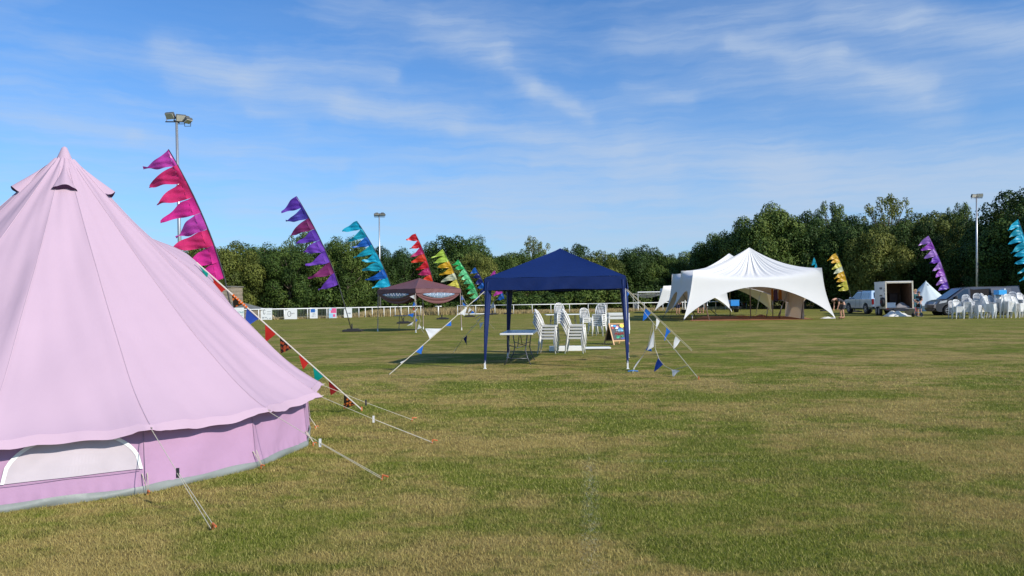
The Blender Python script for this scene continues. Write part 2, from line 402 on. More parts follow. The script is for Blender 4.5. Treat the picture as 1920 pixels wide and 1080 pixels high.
def tree_meshes(kind, seed, lm):
    """unit tree 10 m high, about 9 m wide; returns (crown mesh, trunk mesh)"""
    r_ = np.random.default_rng(seed); blobs = []
    if kind == 'round':
        nb, rx, zc, rz = 74, 3.9, 5.4, 3.9
        for i in range(nb):
            d = r_.normal(size=3); d /= np.linalg.norm(d)
            k = r_.uniform(.72, 1.0) if i < 60 else r_.uniform(.2, .6)
            lo = .82 if d[2] < 0 else 1
            c = np.array([d[0]*rx*k, d[1]*rx*k, zc+d[2]*rz*k*(1.25 if d[2] < 0 else 1)]); c[2] = max(c[2], .8)
            blobs.append((c, r_.uniform(.9, 1.6)*(1 if d[2] < .5 else .75), r_.uniform(.15, .75)))
        nl, sz = 40000, .18
    elif kind == 'tall':
        nb = 80
        for i in range(nb):
            z = r_.uniform(.9, 9.4); a_ = r_.uniform(0, 3); rr = 3.8*math.sqrt(max(.03, 1-((z-4.6)/5.4)**4))*(.88+.2*math.sin(z*2.1+seed+a_)); a = r_.uniform(0, 6.283)
            k = r_.uniform(.7, 1.05); blobs.append((np.array([math.cos(a)*rr*k, math.sin(a)*rr*k, z]), r_.uniform(.75, 1.4), r_.uniform(.1, .8)))
        nl, sz = 36000, .18
    else:   # airy: open crown of flat leaf sprays with sky showing through
        nb = 95
        for i in range(nb):
            z = r_.uniform(2.2, 9.9); rr = 3.9*math.sqrt(max(.04, 1-((z-6.0)/4.4)**2)); a = r_.uniform(0, 6.283)
            k = r_.uniform(.3, 1.08); blobs.append((np.array([math.cos(a)*rr*k, math.sin(a)*rr*k, z]), r_.uniform(.3, .72), r_.uniform(.3, .95)))
        nl, sz = 10000, .17
    cm = leaves_mesh('crown', blobs, nl, sz, lm, r_)
    tb = MB(); tb.tube([(0, 0, -.1), (.05, .03, 1.5), (-.08, .05, 3.2), (.1, 0, 5), (.05, -.1, 7), (0, 0, 8.6)], [.36, .28, .23, .17, .1, .03], 8)
    order = sorted(range(len(blobs)), key=lambda i: -blobs[i][1])[:26 if kind != 'airy' else 60]
    for i in order:
        c = Vector([float(x) for x in blobs[i][0]]); z0 = max(1.2, min(7.5, c.z*.62)); s = Vector((0, 0, z0)); md = (s+c)/2 + Vector((0, 0, -.15)); 
        tb.tube([s, md, c, c+(c-md)*.25], [.1, .06, .03, .012], 5)
    t = tb.build('trunk', bark, smooth=True); tm = t.data; bpy.data.objects.remove(t)
    return cm, tm
TV = {}
for i, (k, kind, lmn) in enumerate([('d1', 'round', 'dark'), ('d2', 'round', 'dark'), ('d3', 'tall', 'dark'), ('m1', 'round', 'mid'), ('m2', 'tall', 'mid'),
                           ('y1', 'round', 'yellow'), ('y2', 'tall', 'yellow'), ('a1', 'airy', 'mid'), ('a2', 'airy', 'yellow')]):
    TV[k] = tree_meshes(kind, 40+i, LM[lmn])
NAMES = {'d': ('oak_tree', 'tree'), 'm': ('broadleaf_tree', 'tree'), 'y': ('broadleaf_tree', 'tree'), 'a': ('ash_tree', 'tree')}
def tree(k, px, ytop, wpx, Y, label, group='trees of the wood behind the field', basez=0.0):
    base = GX(px, Y); top = P(px, ytop, Y).z
    nm, ct = NAMES[k[0]]
    o = thing(nm, label, ct, base, random.uniform(0, 6.28), group)
    wz = top/9.9; wx = (wpx/F*Y)/7.9
    for part, me in (('crown', TV[k][0]), ('trunk', TV[k][1])):
        c = bpy.data.objects.new(part, me); link(c, o)
    o.scale = (wx, wx, wz)
    return o
# ------------------------------------------------------------------ bell tent
def smooth(a, b, x):
    t = max(0, min(1, (x-a)/(b-a))); return t*t*(3-2*t)
def bell_tent(name, label, loc, rz, Rw, Ht, N_, m_roof, m_wall, m_skirt, door=None, vents=(), window=None, detail=True, group=None):
    """door, vents are angles in degrees in the tent's own frame; corner k stands at k*360/N_"""
    root = thing(name, label, 'tent', loc, rz, group)
    Re = Rw+.10; st = 360.0/N_; ZE = .54; sub = 26 if detail else 4; rows = 56 if detail else 12
    def roofp(th, t):                      # t 0 apex .. 1 eave
        k = th/st; fr = k-math.floor(k); c = abs(fr-.5)*2           # 1 on a ridge, 0 mid panel
        chord = math.cos(R(st/2))/math.cos(R((fr-.5)*st))
        r = t*Re
        rr = r*(chord**(1 if t > .3 else t/.3))
        rr -= .055*(1-c)*smooth(.75, 1, t) - .035*c**10*smooth(.8, 1, t)
        z = ZE + (Ht-ZE)*(1-t)**1.17
        z += .012*c**6*smooth(.2, .6, t) - .02*(1-c**2)*math.sin(math.pi*min(1, t*1.02))
        if door is not None:
            dd = (th-door+180) % 360-180
            bump = math.exp(-(dd/19)**2)*.40*smooth(.22, .55, t)*(1-smooth(.58, .93, t))
            z += bump
        if detail:                                            # tension folds running to the guy corners
            for q, am in ((-.07, .034), (.11, .018), (-.17, .010), (.31, .005)):
                f2 = (fr-q) % 1; f2 = min(f2, 1-f2)
                z += am*math.exp(-(f2*st/(.9+1.2*(1-t)))**2)*smooth(.3, .85, t)*(1-.3*t)*(1+.6*math.sin(R(th)*17))
            z += .008*math.sin(R(th)*18+t*9)+.006*math.sin(R(th)*47-t*14)*t+.006*math.sin(R(th)*10+t*23)*t
        return Vector((rr*math.cos(R(th)), rr*math.sin(R(th)), z))
    b = MB(); b.grid(lambda u, v: roofp(360*u, .035+.965*v), N_*sub, rows)
    b.build('roof', m_roof, root, smooth=True)
    # hem flap hanging from the eave
    b = MB()
    def flap(u, v):
        p = roofp(360*u, 1.0); k = 360*u/st; fr = k-math.floor(k); c = abs(fr-.5)*2
        n = Vector((p.x, p.y, 0)).normalized()
        return p + n*(.006*math.sin(u*82*math.pi)*v*(1-c**3) + .004+.04*v) + Vector((0, 0, -(.07-.035*c**4)*v - .003*math.sin(u*30*math.pi)*v + .003))
    b.grid(flap, N_*sub, 3); b.build('eave_flap', m_roof, root, smooth=True)
    # apex cap
    b = MB(); b.lathe([(.0, Ht+.03), (.025, Ht+.015), (.07, Ht-.10), (.125, Ht-.205), (.132, Ht-.21), (.12, Ht-.215)], 20); b.build('apex_cap', m_roof, root, smooth=True)
    # seams: thin raised cords of cloth along every ridge
    if detail:
        b = MB()
        for k in range(N_):
            pts = [roofp(k*st+.001, t)+Vector((0, 0, .003)) for t in np.linspace(.07, 1, 90)]; b.tube(pts, .003, 4)
        b.build('roof_seam', mat('tent_seam', (.50, .37, .45), .8), root)
    # wall
    b = MB()
    def wallp(u, v):
        th = 360*u; k = th/st; fr = k-math.floor(k); c = abs(fr-.5)*2
        r = (Rw-.045+.045*v)*math.cos(R(st/2))/math.cos(R((fr-.5)*st))
        r += .010*math.sin(fr*9+v*5+k%N_)*(1-c) + .018*c**12 - .006*c**3
        z = ZE-.0-(ZE-.035)*v
        pl = .005*math.sin(u*N_*20*math.pi)*smooth(.8, 1, v)
        return Vector(((r+pl)*math.cos(R(th)), (r+pl)*math.sin(R(th)), z))
    b.grid(wallp, N_*(sub*2), 10); b.build('wall', m_wall, root, smooth=True)
    b = MB()
    def skp(u, v):
        th = 360*u; k = th/st; fr = k-math.floor(k); c = abs(fr-.5)*2
        r = (Rw+.006+.012*math.sin(v*math.pi)+.006*v)*math.cos(R(st/2))/math.cos(R((fr-.5)*st)) + .006*math.sin(u*54*math.pi+v*3)
        return Vector((r*math.cos(R(th)), r*math.sin(R(th)), .065*(1-v)-.004+.006*math.sin(u*44*math.pi)*(1-v)))
    b.grid(skp, N_*(sub if sub > 6 else 6), 4); b.build('mud_skirt', m_skirt, root, smooth=True)
    # roof vents: little hoods, a dark purple sheet painting the shade in each mouth
    for va_ in vents:
        t0, t1 = .06, .162
        b = MB(); dk = MB()
        def hood(u, v):
            t = t0+(t1-t0)*v; wdeg = 14.5*(v**.8)+1.5; th = va_+(u-.5)*2*wdeg
            p = roofp(th, t); q = math.sin(math.pi*u)**.7; n = Vector((math.cos(R(th)), math.sin(R(th)), .8)).normalized()
            return p + n*(.062*q*v**1.3+.005) + Vector((0, 0, .015*v*q))
        b.grid(hood, 14, 8); vo = b.build('vent_hood', m_roof, root, smooth=True)
        rim = [hood(i/14, 1) for i in range(15)]; low = [roofp(va_+(i/14-.5)*2*15.5, t1-.006)+Vector((math.cos(R(va_)), math.sin(R(va_)), .8))*.006 for i in range(15)]
        inn = [p*1.0 for p in rim]
        for i in range(14): dk.face([low[i], low[i+1], rim[i+1]*.985+low[i+1]*.015, rim[i]*.985+low[i]*.015])
        dk.build('vent_mouth_shade', mat('vent_shade_purple', (.06, .018, .075), .8), vo)
    if window is not None:                                # half-moon mesh window with white tape in panel `window`
        k = window; A_ = wallp((k+.0)/N_, 0); B_ = wallp((k+1)/N_, 0)
        def wp(s, z, off):
            v = (ZE-z)/(ZE-.035); p = wallp((k+s)/N_, max(0, min(1, v))); p.z = z
            n = Vector((math.cos(R((k+.5)*st)), math.sin(R((k+.5)*st)), 0)); return p + n*off
        cs, hw, zb, hh = .53, .46, .20, .335
        def edge(s): return zb + hh*math.sqrt(max(0, 1-((s-cs)/hw)**2))**.9
        b = MB(); ss = [cs-hw+2*hw*i/40 for i in range(41)]
        for i in range(40):
            a0, a1 = ss[i], ss[i+1]
            for r0 in range(4):
                f0, f1 = r0/4, (r0+1)/4
                e0, e1 = min(edge(a0), ZE-.005)-zb, min(edge(a1), ZE-.005)-zb
                b.face([wp(a0, zb+e0*f0, .012), wp(a1, zb+e1*f0, .012), wp(a1, zb+e1*f1, .012), wp(a0, zb+e0*f1, .012)])
        wo = b.build('window', mat('window_mesh', (.60, .53, .57), .8, trans=.15), root)
        b = MB()
        for i in range(40):
            a0, a1 = ss[i], ss[i+1]
            def q(s, o): 
                z = zb+(hh-o)*math.sqrt(max(0, 1-((s-cs)/(hw-o*.9))**2))**.9 if abs(s-cs) < hw-o*.9 else zb
                return min(z, ZE)
            b.face([wp(a0, q(a0, .028), .016), wp(a1, q(a1, .028), .016), wp(a1, min(edge(a1), ZE), .016), wp(a0, min(edge(a0), ZE), .016)])
        b.build('window_tape', mat('window_tape', (.82, .82, .8), .5), wo)
        b = MB(); b.beam(wp(.03, zb-.012, .014), wp(.97, zb-.012, .014), .003, .003); b.build('window_seam', mat('tent_seam_dark', (.34, .22, .33), .8), wo)
    if detail:
        for k in range(N_):                               # wall corner pegs with elastic loops, wall seams
            a = R(k*st); d = Vector((math.cos(a), math.sin(a), 0)); s = Vector((-d.y, d.x, 0))
            b = MB(); b.tube([d*(Rw-.03)+Vector((0, 0, ZE-.02)), d*(Rw+.02)+Vector((0, 0, .09))], .003, 5)
            b.build('wall_seam', mat('tent_seam_dark', (.34, .22, .33), .8), root)
            b = MB(); b.tube([d*(Rw+.0)+s*.02+Vector((0, 0, .16)), d*(Rw+.09)+Vector((0, 0, .02)), d*(Rw+.0)-s*.02+Vector((0, 0, .16))], .0045, 5)
            lp = b.build('peg_loop', rope_mat, root)
            b = MB(); b.tube([d*(Rw+.11)+Vector((0, 0, .035)), d*(Rw+.075)+Vector((0, 0, .04)), d*(Rw+.07)+Vector((0, 0, -.05))], .007, 6)
            b.build('peg', orange_peg, lp)
            # guy rope
            if door is not None and abs((k*st-door+180) % 360-180) < st*.4: continue
            e = roofp(k*st, 1.0)+Vector((0, 0, -.02)); Rg = Re+1.22+.05*math.sin(k*5)
            pg = d*Rg+Vector((0, 0, .015)); mid = e.lerp(pg, .48)+Vector((0, 0, -.01))
            b = MB(); b.tube([e, mid], .0028, 5); b.tube([mid+s*.006, pg+s*.014], .0024, 5); b.tube([mid-s*.006, pg-s*.014], .0024, 5)
            b.tube([e-d*.02+s*.015, e+d*.05, e-d*.02-s*.015], .0045, 5)
            gr_ = b.build('guy_rope', rope_mat, root)
            b = MB(); b.beam(mid+Vector((0, 0, -.035)), mid+Vector((0, 0, .035)), .012, .02); b.build('slider', dark_metal if k % 2 else white_plastic, gr_)
            b = MB(); b.tube([pg+d*.05+Vector((0, 0, .02)), pg+Vector((0, 0, .03)), pg-d*.02+Vector((0, 0, -.04))], .008, 6); b.build('peg', orange_peg, gr_)
    return root
roof_pink = mat('pink_canvas_roof', PINK_ROOF, .85, var=.05, scale=1.6, bump=.45, bscale=3.2, trans=.12, spec=.2)
wall_pink = mat('lilac_canvas_wall', PINK_WALL, .85, var=.06, scale=2, bump=.5, bscale=6, trans=.1, spec=.2)
skirt = mat('grey_groundsheet', (.21, .23, .215), .5, var=.12, scale=9, bump=.2, bscale=14)
TCX, TCY = TC
rz0 = R(1.5)
bell_tent('bell_tent', 'large pale pink bell tent with lilac walls and a half-moon window', (TCX, TCY, 0), rz0, 2.47, 3.13, 15,
          roof_pink, wall_pink, skirt, door=46, vents=(-61, 19, 96, 168, -143), window=12)

# ------------------------------------------------------------------ bunting
def cloth(name, col, **k): return mat(name, col, .75, var=.1, scale=14, trans=.35, spec=.2, **k)
def pattern_cloth(name, c1, c2, scale):
    if name in MATS: return MATS[name]
    m = cloth(name, c1); t = m.node_tree; b = t.nodes['Principled BSDF']
    v = t.nodes.new('ShaderNodeTexVoronoi'); v.inputs['Scale'].default_value = scale
    tc_ = t.nodes.new('ShaderNodeTexCoord'); t.links.new(tc_.outputs['Object'], v.inputs['Vector'])
    cr = t.nodes.new('ShaderNodeValToRGB'); cr.color_ramp.elements[0].color = (*c2, 1); cr.color_ramp.elements[1].color = (*c1, 1)
    cr.color_ramp.elements[0].position = .42; cr.color_ramp.elements[1].position = .5
    t.links.new(v.outputs['Distance'], cr.inputs[0]); t.links.new(cr.outputs[0], b.inputs['Base Color']); return m
BC = {'blue': cloth('bunting_blue', (.02, .16, .62)), 'white': cloth('bunting_white', (.78, .78, .78)), 'red': cloth('bunting_red', (.45, .02, .015)),
      'navy': cloth('bunting_navy', (.015, .025, .11)), 'teal': cloth('bunting_teal', (.0, .24, .2)), 'dred': cloth('bunting_dark_red', (.22, .012, .012)),
      'royal': cloth('bunting_royal', (.03, .08, .38)), 'grey': cloth('bunting_grey', (.35, .38, .4)),
      'patr': pattern_cloth('bunting_red_black', (.015, .01, .01), (.35, .06, .02), 28), 'pato': pattern_cloth('bunting_orange_black', (.02, .015, .01), (.55, .14, .025), 26),
      'orange': cloth('bunting_orange', (.8, .18, .02)), 'green': cloth('bunting_green', (.02, .3, .15)), 'magenta': cloth('bunting_magenta', (.6, .03, .3))}
def bunting(label, ropes, flags, group=None, rad=.006, cordmat=None, pegs=()):
    """ropes: list of point lists; flags: (A, B, tip, colour)"""
    base = ropes[0][-1].copy(); base.z = 0
    root = thing('bunting', label, 'bunting', base, 0, group)
    b = MB().at(base)
    for r_ in ropes: b.tube(r_, rad, 5)
    b.build('cord', cordmat or rope_mat, root)
    for A, B_, T_, cn in flags:
        b = MB().at(base); A, B_, T_ = Vector(A), Vector(B_), Vector(T_)
        n = (B_-A).cross(T_-A).normalized(); w_ = (B_-A).length; ph = random.uniform(0, 6)
        def fp(u, v):
            e = A.lerp(B_, u); q = e.lerp(T_, v)
            return q + n*(.10*w_*math.sin(3.2*v+u*2+ph)*v*(1.1-v) + .05*w_*math.sin(9*u+ph)*v*(1-v)*2)
        b.grid(fp, 6, 8); b.build('flag', BC[cn], root, smooth=True)
    for p in pegs:
        b = MB().at(base); b.tube([Vector(p)+Vector((0, 0, .04)), Vector(p)+Vector((0, 0, -.05))], .012, 6); b.build('peg', orange_peg, root)
    return root
def rope_flags(a, b, fr, w, tip, cols, sag=0):
    """flags hung on the straight rope a-b at fractions fr; tip = offset of the hanging point"""
    out = []; L_ = (b-a).length
    for i, f in enumerate(fr):
        c = a.lerp(b, f); d = (b-a).normalized()*w/2; c.z -= sag*4*f*(1-f)
        t = tip[i] if isinstance(tip, list) else tip
        out.append((c-d, c+d, c+Vector(t), cols[i]))
    return out
# door rope of the bell tent with the coloured bunting
def lineP(pxa, ya, Ya, pxb, yb, Yb): return P(pxa, ya, Ya), P(pxb, yb, Yb)
A = P(368, 492, 8.55); B = G(678, 768, .02)
def onrope(a, b, px):                       # fraction along a-b seen at column px
    lo, hi = 0.0, 1.0
    for _ in range(30):
        m_ = (lo+hi)/2; p = a.lerp(b, m_)-Vector((0, 0, H)); x = 960+F*p.dot(RGT)/p.dot(FWD)
        if (x < px) == (a.dot(Vector((1, 0, 0)))/a.y < b.x/b.y): lo = m_
        else: hi = m_
    return (lo+hi)/2
def pxflag(a, b, p0, p1, tip, cn, dY=0):
    """flag whose root runs on the rope between columns p0 and p1 and whose tip is seen at pixel tip"""
    u0, u1 = onrope(a, b, p0), onrope(a, b, p1); A0, B0 = a.lerp(b, u0), a.lerp(b, u1)
    return (A0, B0, P(tip[0], tip[1], (A0.y+B0.y)/2+dY), cn)
fl = [pxflag(A, B, 372, 390, (388, 522), 'teal'), pxflag(A, B, 400, 424, (402, 556), 'red'), pxflag(A, B, 434, 456, (438, 578), 'pato'),
      pxflag(A, B, 463, 486, (459, 614), 'royal'), pxflag(A, B, 497, 518, (497, 643), 'red'), pxflag(A, B, 525, 548, (526, 663), 'patr'),
      pxflag(A, B, 560, 579, (568, 693), 'red'), pxflag(A, B, 587, 607, (590, 719), 'teal'), pxflag(A, B, 616, 636, (620, 741), 'dred'),
      pxflag(A, B, 645, 667, (644, 767), 'pato')]
rt = bunting('string of red, teal, blue and patterned flags running from the pink bell tent', [[A, B]], fl, rad=.0085, cordmat=mat('white_rope', (.62, .56, .50), .7), pegs=[B])
b = MB().at(rt.location)
for i in range(7):
    u = onrope(A, B, 436+4*i); b.tube([A.lerp(B, u), A.lerp(B, u+.008)], .014, 6)
b.build('ribbon', BC['orange'], rt)

# ------------------------------------------------------------------ gazebos
def gazebo(name, label, loc, rz, W, ze, zp, val, m_can, m_leg, foot, legs_cloth=True, swag=False, m_win=None, group=None, splay=.015):
    root = thing(name, label, 'gazebo', loc, rz, group); h = W/2
    cs = [(-h, -h), (h, -h), (h, h), (-h, h)]
    b = MB()
    for i in range(4):
        a = Vector((*cs[i], ze)); c = Vector((*cs[(i+1) % 4], ze)); ap = Vector((0, 0, zp))
        def f(u, v):
            e = a.lerp(c, u); p = ap.lerp(e, v)
            p.z = zp-(zp-ze)*(v**.9) - .03*math.sin(math.pi*u)*math.sin(math.pi*v)
            p.z += .012*abs(2*u-1)**8*math.sin(math.pi*v)+.004*math.sin(u*23+v*7+i)*v; return p
        b.grid(f, 24, 16)
    b.build('canopy', m_can, root, smooth=True)
    b = MB()
    for i in range(4):
        a = Vector((*cs[i], ze)); c = Vector((*cs[(i+1) % 4], ze)); n = Vector(((a+c).x, (a+c).y, 0)).normalized()
        def f(u, v):
            e = a.lerp(c, u); sl = math.sin(math.pi*u)
            return e + n*(.012 + .018*math.sin(u*17+i)*v*sl*.7 + .012*math.sin(u*41+v*4)*sl*v+.02*v) + Vector((0, 0, -val*v + .012*math.sin(u*13+i*2)*v*sl - .006*(1-v)))
        b.grid(f, 60, 6)
    b.build('valance', m_can, root, smooth=True)
    for i, (x, y) in enumerate(cs):
        sx, sy = math.copysign(1, x), math.copysign(1, y)
        top = Vector((x*.985, y*.985, ze-.04)); bot = Vector((x+sx*splay, y+sy*splay, .0))
        b = MB(); b.beam(bot, top, .032); lg = b.build('leg', m_leg, root, bevel=.003)
        if legs_cloth:
            b = MB(); n = 28
            def f(u, v):
                ang = 2*math.pi*u; wv = .062*(1-v)+.018
                c0 = top.lerp(bot, .02+v*.93); fold = 1+.22*math.sin(3*ang+v*3)
                return c0 + Vector((math.cos(ang)*wv*fold - sx*wv*.55*(1-v), math.sin(ang)*wv*fold - sy*wv*.55*(1-v), 0))
            b.grid(f, 28, 14); b.build('leg_sleeve', m_can, lg, smooth=True)
        b = MB(); b.box(bot+Vector((0, 0, .07)), (.037, .037, .12)); b.box(bot+Vector((0, 0, .006)), (.06, .06, .012)); b.build('foot', foot, lg)
    b = MB()
    for i in range(4):                                       # scissor truss bars under the eaves
        a = Vector((*cs[i], ze-.06))*1.0; c = Vector((*cs[(i+1) % 4], ze-.06)); a.x *= .97; a.y *= .97; c.x *= .97; c.y *= .97
        m1 = a.lerp(c, .5); dz = Vector((0, 0, .2))
        for p, q in ((a, m1-dz*.6), (a-dz, m1+dz*.1), (c, m1-dz*.6), (c-dz, m1+dz*.1)): b.beam(p, q, .014)
    for i in range(4):
        b.beam(Vector((*cs[i], ze-.05))*.97, Vector((0, 0, zp-.03)), .018)
    b.build('frame', grey_metal, root)
    if swag:
        for i in range(4):
            a = Vector((*cs[i], ze-.12)); c = Vector((*cs[(i+1) % 4], ze-.12)); n = Vector(((a+c).x, (a+c).y, 0)).normalized()
            def dep(u): return .12+.5*math.sin(math.pi*u)**.75
            def f(u, v, off=0, v0=0, v1=1):
                e = a.lerp(c, .015+.97*u); vv = v0+(v1-v0)*v
                return e + n*(-.02+.05*math.sin(vv*math.pi*1.3)*math.sin(math.pi*u)+.02*math.sin(vv*22-3*abs(u-.5))*math.sin(math.pi*u)+off) + Vector((0, 0, -dep(u)*vv))
            b = MB(); b.grid(f, 40, 16); cu = b.build('side_curtain', m_can, root, smooth=True)
            b = MB()
            def wpn(u, v):
                uu = .13+.74*u; lens = math.sin(math.pi*u)**.5
                return f(uu, 0, .035, .42-.30*lens*(1-v)+.12*lens*v, 1)
            b.grid(wpn, 20, 5); wn_ = b.build('window', m_win, cu, smooth=True)
            b = MB()
            for j in range(8):
                u = .12+.76*j/7; b.tube([wpn(u, .02)+n*.01, wpn(u+.03*(-1)**j, .5)+n*.012, wpn(u, .98)+n*.01], .007, 4)
                if j < 7: b.tube([wpn(u, .1)+n*.014, wpn(u+.055, .55)+n*.014, wpn(u+.11, .1)+n*.014], .006, 4)
            b.build('window_bars', mat('window_bars_white', (.75, .76, .78), .5), wn_)
    return root
blue_cloth = mat('navy_blue_polyester', BLUE_GAZ, .5, var=.12, scale=2, bump=.6, bscale=3.5, trans=.06, spec=.35)
brown_cloth = mat('brown_polyester', (.155, .062, .062), .6, var=.1, scale=3, bump=.3, bscale=6, trans=.08)
gb = gazebo('gazebo', 'navy blue pop-up gazebo over the white table and stacked chairs', (1.15, 17.6, 0), R(-9), 3.05, 1.98, 2.70, .27, blue_cloth, mat('white_steel', (.7, .7, .7), .4, metal=.2), white_paint)
gw = gazebo('gazebo', 'brown pop-up gazebo with rolled-up window sides in front of the far flags', tuple(GX(787, 37.7)), R(47), 2.95, 2.10, 2.66, .22, brown_cloth, mat('brown_leg', (.35, .27, .25), .5), white_paint, legs_cloth=False, swag=True,
            m_win=mat('clear_pvc', (.20, .27, .36), .25, var=.15, spec=.8))

# bunting and ropes of the blue gazebo
def M_(o, p): return Matrix.Translation(o.location) @ Matrix.Rotation(o.rotation_euler.z, 4, 'Z') @ Vector(p)
FR = M_(gb, (1.5, -1.5, 1.72)); FL = M_(gb, (-1.5, -1.5, 1.72)); BL = M_(gb, (-1.5, 1.5, 1.7)); BR = M_(gb, (1.5, 1.5, 1.7))
e1 = G(1297, 658, .02); e2 = G(1310, 710, .02)
bunting('blue and white pennants on the straight double line right of the blue gazebo', [[FR, e1], [FR+Vector((0, 0, .02)), e1+Vector((.05, .15, .02))]],
        [pxflag(FR, e1, 1170, 1180, (1176, 556), 'blue'), pxflag(FR, e1, 1211, 1221, (1205, 602), 'blue'), pxflag(FR, e1, 1231, 1237, (1229, 620), 'white'),
         pxflag(FR, e1, 1249, 1258, (1246, 639), 'blue'), pxflag(FR, e1, 1267, 1276, (1262, 655), 'white')], rad=.006, group='bunting lines of the blue gazebo')
kn = FR.lerp(e2, onrope(FR, e2, 1224)); k2 = FR.lerp(e2, onrope(FR, e2, 1290))
s1 = [kn, P(1215, 648, 15.2), P(1205, 668, 15.4), P(1190, 690, 15.5), G(1186, 698, .02)]
s2 = [kn, P(1229, 655, 15.0), P(1236, 674, 14.8), P(1246, 686, 14.5), P(1262, 694, 14.3), k2]
bunting('blue and white pennants in slack loops by the blue gazebo front right leg', [[FR, e2], s1, s2],
        [(kn+Vector((.02, 0, -.14)), P(1226, 650, 15), P(1213, 657, 15), 'white'), (P(1219, 644, 15.1), P(1211, 656, 15.2), P(1222, 659, 15.2), 'blue'),
         (P(1206, 665, 15.4), P(1192, 688, 15.5), P(1187, 692, 15.3), 'white'), (P(1234, 671, 14.8), P(1243, 684, 14.5), P(1226, 697, 14.7), 'royal'),
         (P(1259, 693, 14.3), P(1275, 695, 14.0), P(1262, 707, 14.2), 'white')], rad=.006, group='bunting lines of the blue gazebo', pegs=[G(1310, 710, .02)])
bt = MB(); o_ = G(1187, 698); bt.at(o_); bt.tube([o_+Vector((-.1, .02, .02)), o_+Vector((0, 0, .035)), o_+Vector((.1, -.01, .02))], .012, 6); bt.tube([o_+Vector((0, 0, .05)), o_+Vector((0, 0, -.05))], .01, 6)
bo = bt.build('tent_peg', mat('blue_plastic', (.03, .22, .6), .4)); bo.location = o_; tag(bo, 'blue peg in the grass by the front right leg of the blue gazebo', 'peg')
e3 = G(730, 702, .02)
bunting('blue and white pennants on the thick rope from the blue gazebo down to the left', [[FL, e3]],
        [pxflag(FL, e3, 903, 884, (894, 562), 'blue'), pxflag(FL, e3, 876, 862, (871, 592), 'white'), pxflag(FL, e3, 846, 834, (846, 611), 'blue'),
         pxflag(FL, e3, 829, 806, (797, 616), 'white'), pxflag(FL, e3, 794, 779, (790, 664), 'blue'), pxflag(FL, e3, 768, 753, (750, 680), 'white')], rad=.009, group='bunting lines of the blue gazebo')
Yb = 19
r1 = [BL, P(925, 566, Yb), P(917, 580, Yb), P(905, 592, Yb), P(894, 607, Yb), P(880, 622, Yb-.4), P(868, 634, Yb-1), G(852, 660, .02)]
bunting('slack string of blue, white and navy pennants trailing left of the blue gazebo', [r1, [P(905, 592, Yb), G(928, 618, .02)]],
        [(P(925, 566, Yb), P(917, 580, Yb), P(928, 576, Yb), 'white'), (P(907, 588, Yb), P(898, 592, Yb), P(886, 600, Yb), 'blue'), (P(908, 590, Yb), P(896, 593, Yb), P(909, 588.5, Yb-.3), 'navy'),
         (P(904, 595, Yb), P(896, 600, Yb), P(893, 604, Yb), 'white'), (P(907, 604, Yb), P(899, 606, Yb), P(900, 617, Yb), 'white'), (P(891, 609, Yb), P(884, 614, Yb), P(877, 617, Yb), 'grey'),
         (P(876, 628, Yb-.6), P(869, 635, Yb-.8), P(875, 648, Yb-.7), 'navy'), (P(858, 648, 15.6), P(853, 655, 15.5), P(850, 661, 15.4), 'grey')], rad=.006, group='bunting lines of the blue gazebo')
# brown gazebo strings
Yg = 35.6
bunting('white and blue pennants hanging down the front leg of the brown gazebo', [[P(776, 553, Yg), P(780, 580, Yg), P(777, 600, Yg), P(772, 612, Yg)], [P(776, 553, Yg), P(783, 578, Yg), P(788, 602, Yg), P(786, 612, Yg), G(795, 624, .02)]],
        [(P(777, 553, Yg), P(778, 561, Yg), P(768, 556, Yg), 'white'), (P(776, 566, Yg), P(781, 572, Yg), P(773, 575, Yg), 'blue'), (P(783, 578, Yg), P(779, 586, Yg), P(775, 584, Yg), 'white'),
         (P(776, 587, Yg), P(774, 595, Yg), P(764, 590, Yg), 'blue'), (P(778, 596, Yg), P(783, 600, Yg), P(780, 604, Yg), 'blue'), (P(775, 603, Yg), P(772, 609, Yg), P(763, 611, Yg), 'white'),
         (P(785, 608, Yg), P(791, 614, Yg), P(782, 618, Yg), 'white'), (P(776, 575, Yg), P(777, 583, Yg), P(774, 580, Yg), 'red')], rad=.008)
Yg = 37
bunting('blue and white pennants hung from the right corner of the brown gazebo', [[P(866, 553, Yg), P(872, 566, Yg), P(880, 577, Yg), P(888, 584, Yg), P(893, 590, Yg)], [P(866, 553, Yg), P(868, 575, Yg), P(868, 590, Yg)]],
        [(P(866, 554, Yg), P(871, 562, Yg), P(864, 562, Yg), 'blue'), (P(867, 566, Yg), P(868, 573, Yg), P(874, 573, Yg), 'blue'), (P(880, 577, Yg), P(884, 581, Yg), P(877, 587, Yg), 'white'), (P(886, 582, Yg), P(891, 587, Yg), P(882, 588, Yg), 'blue'),
         (P(871, 574, Yg), P(876, 577, Yg), P(872, 583, Yg), 'white')], rad=.008)
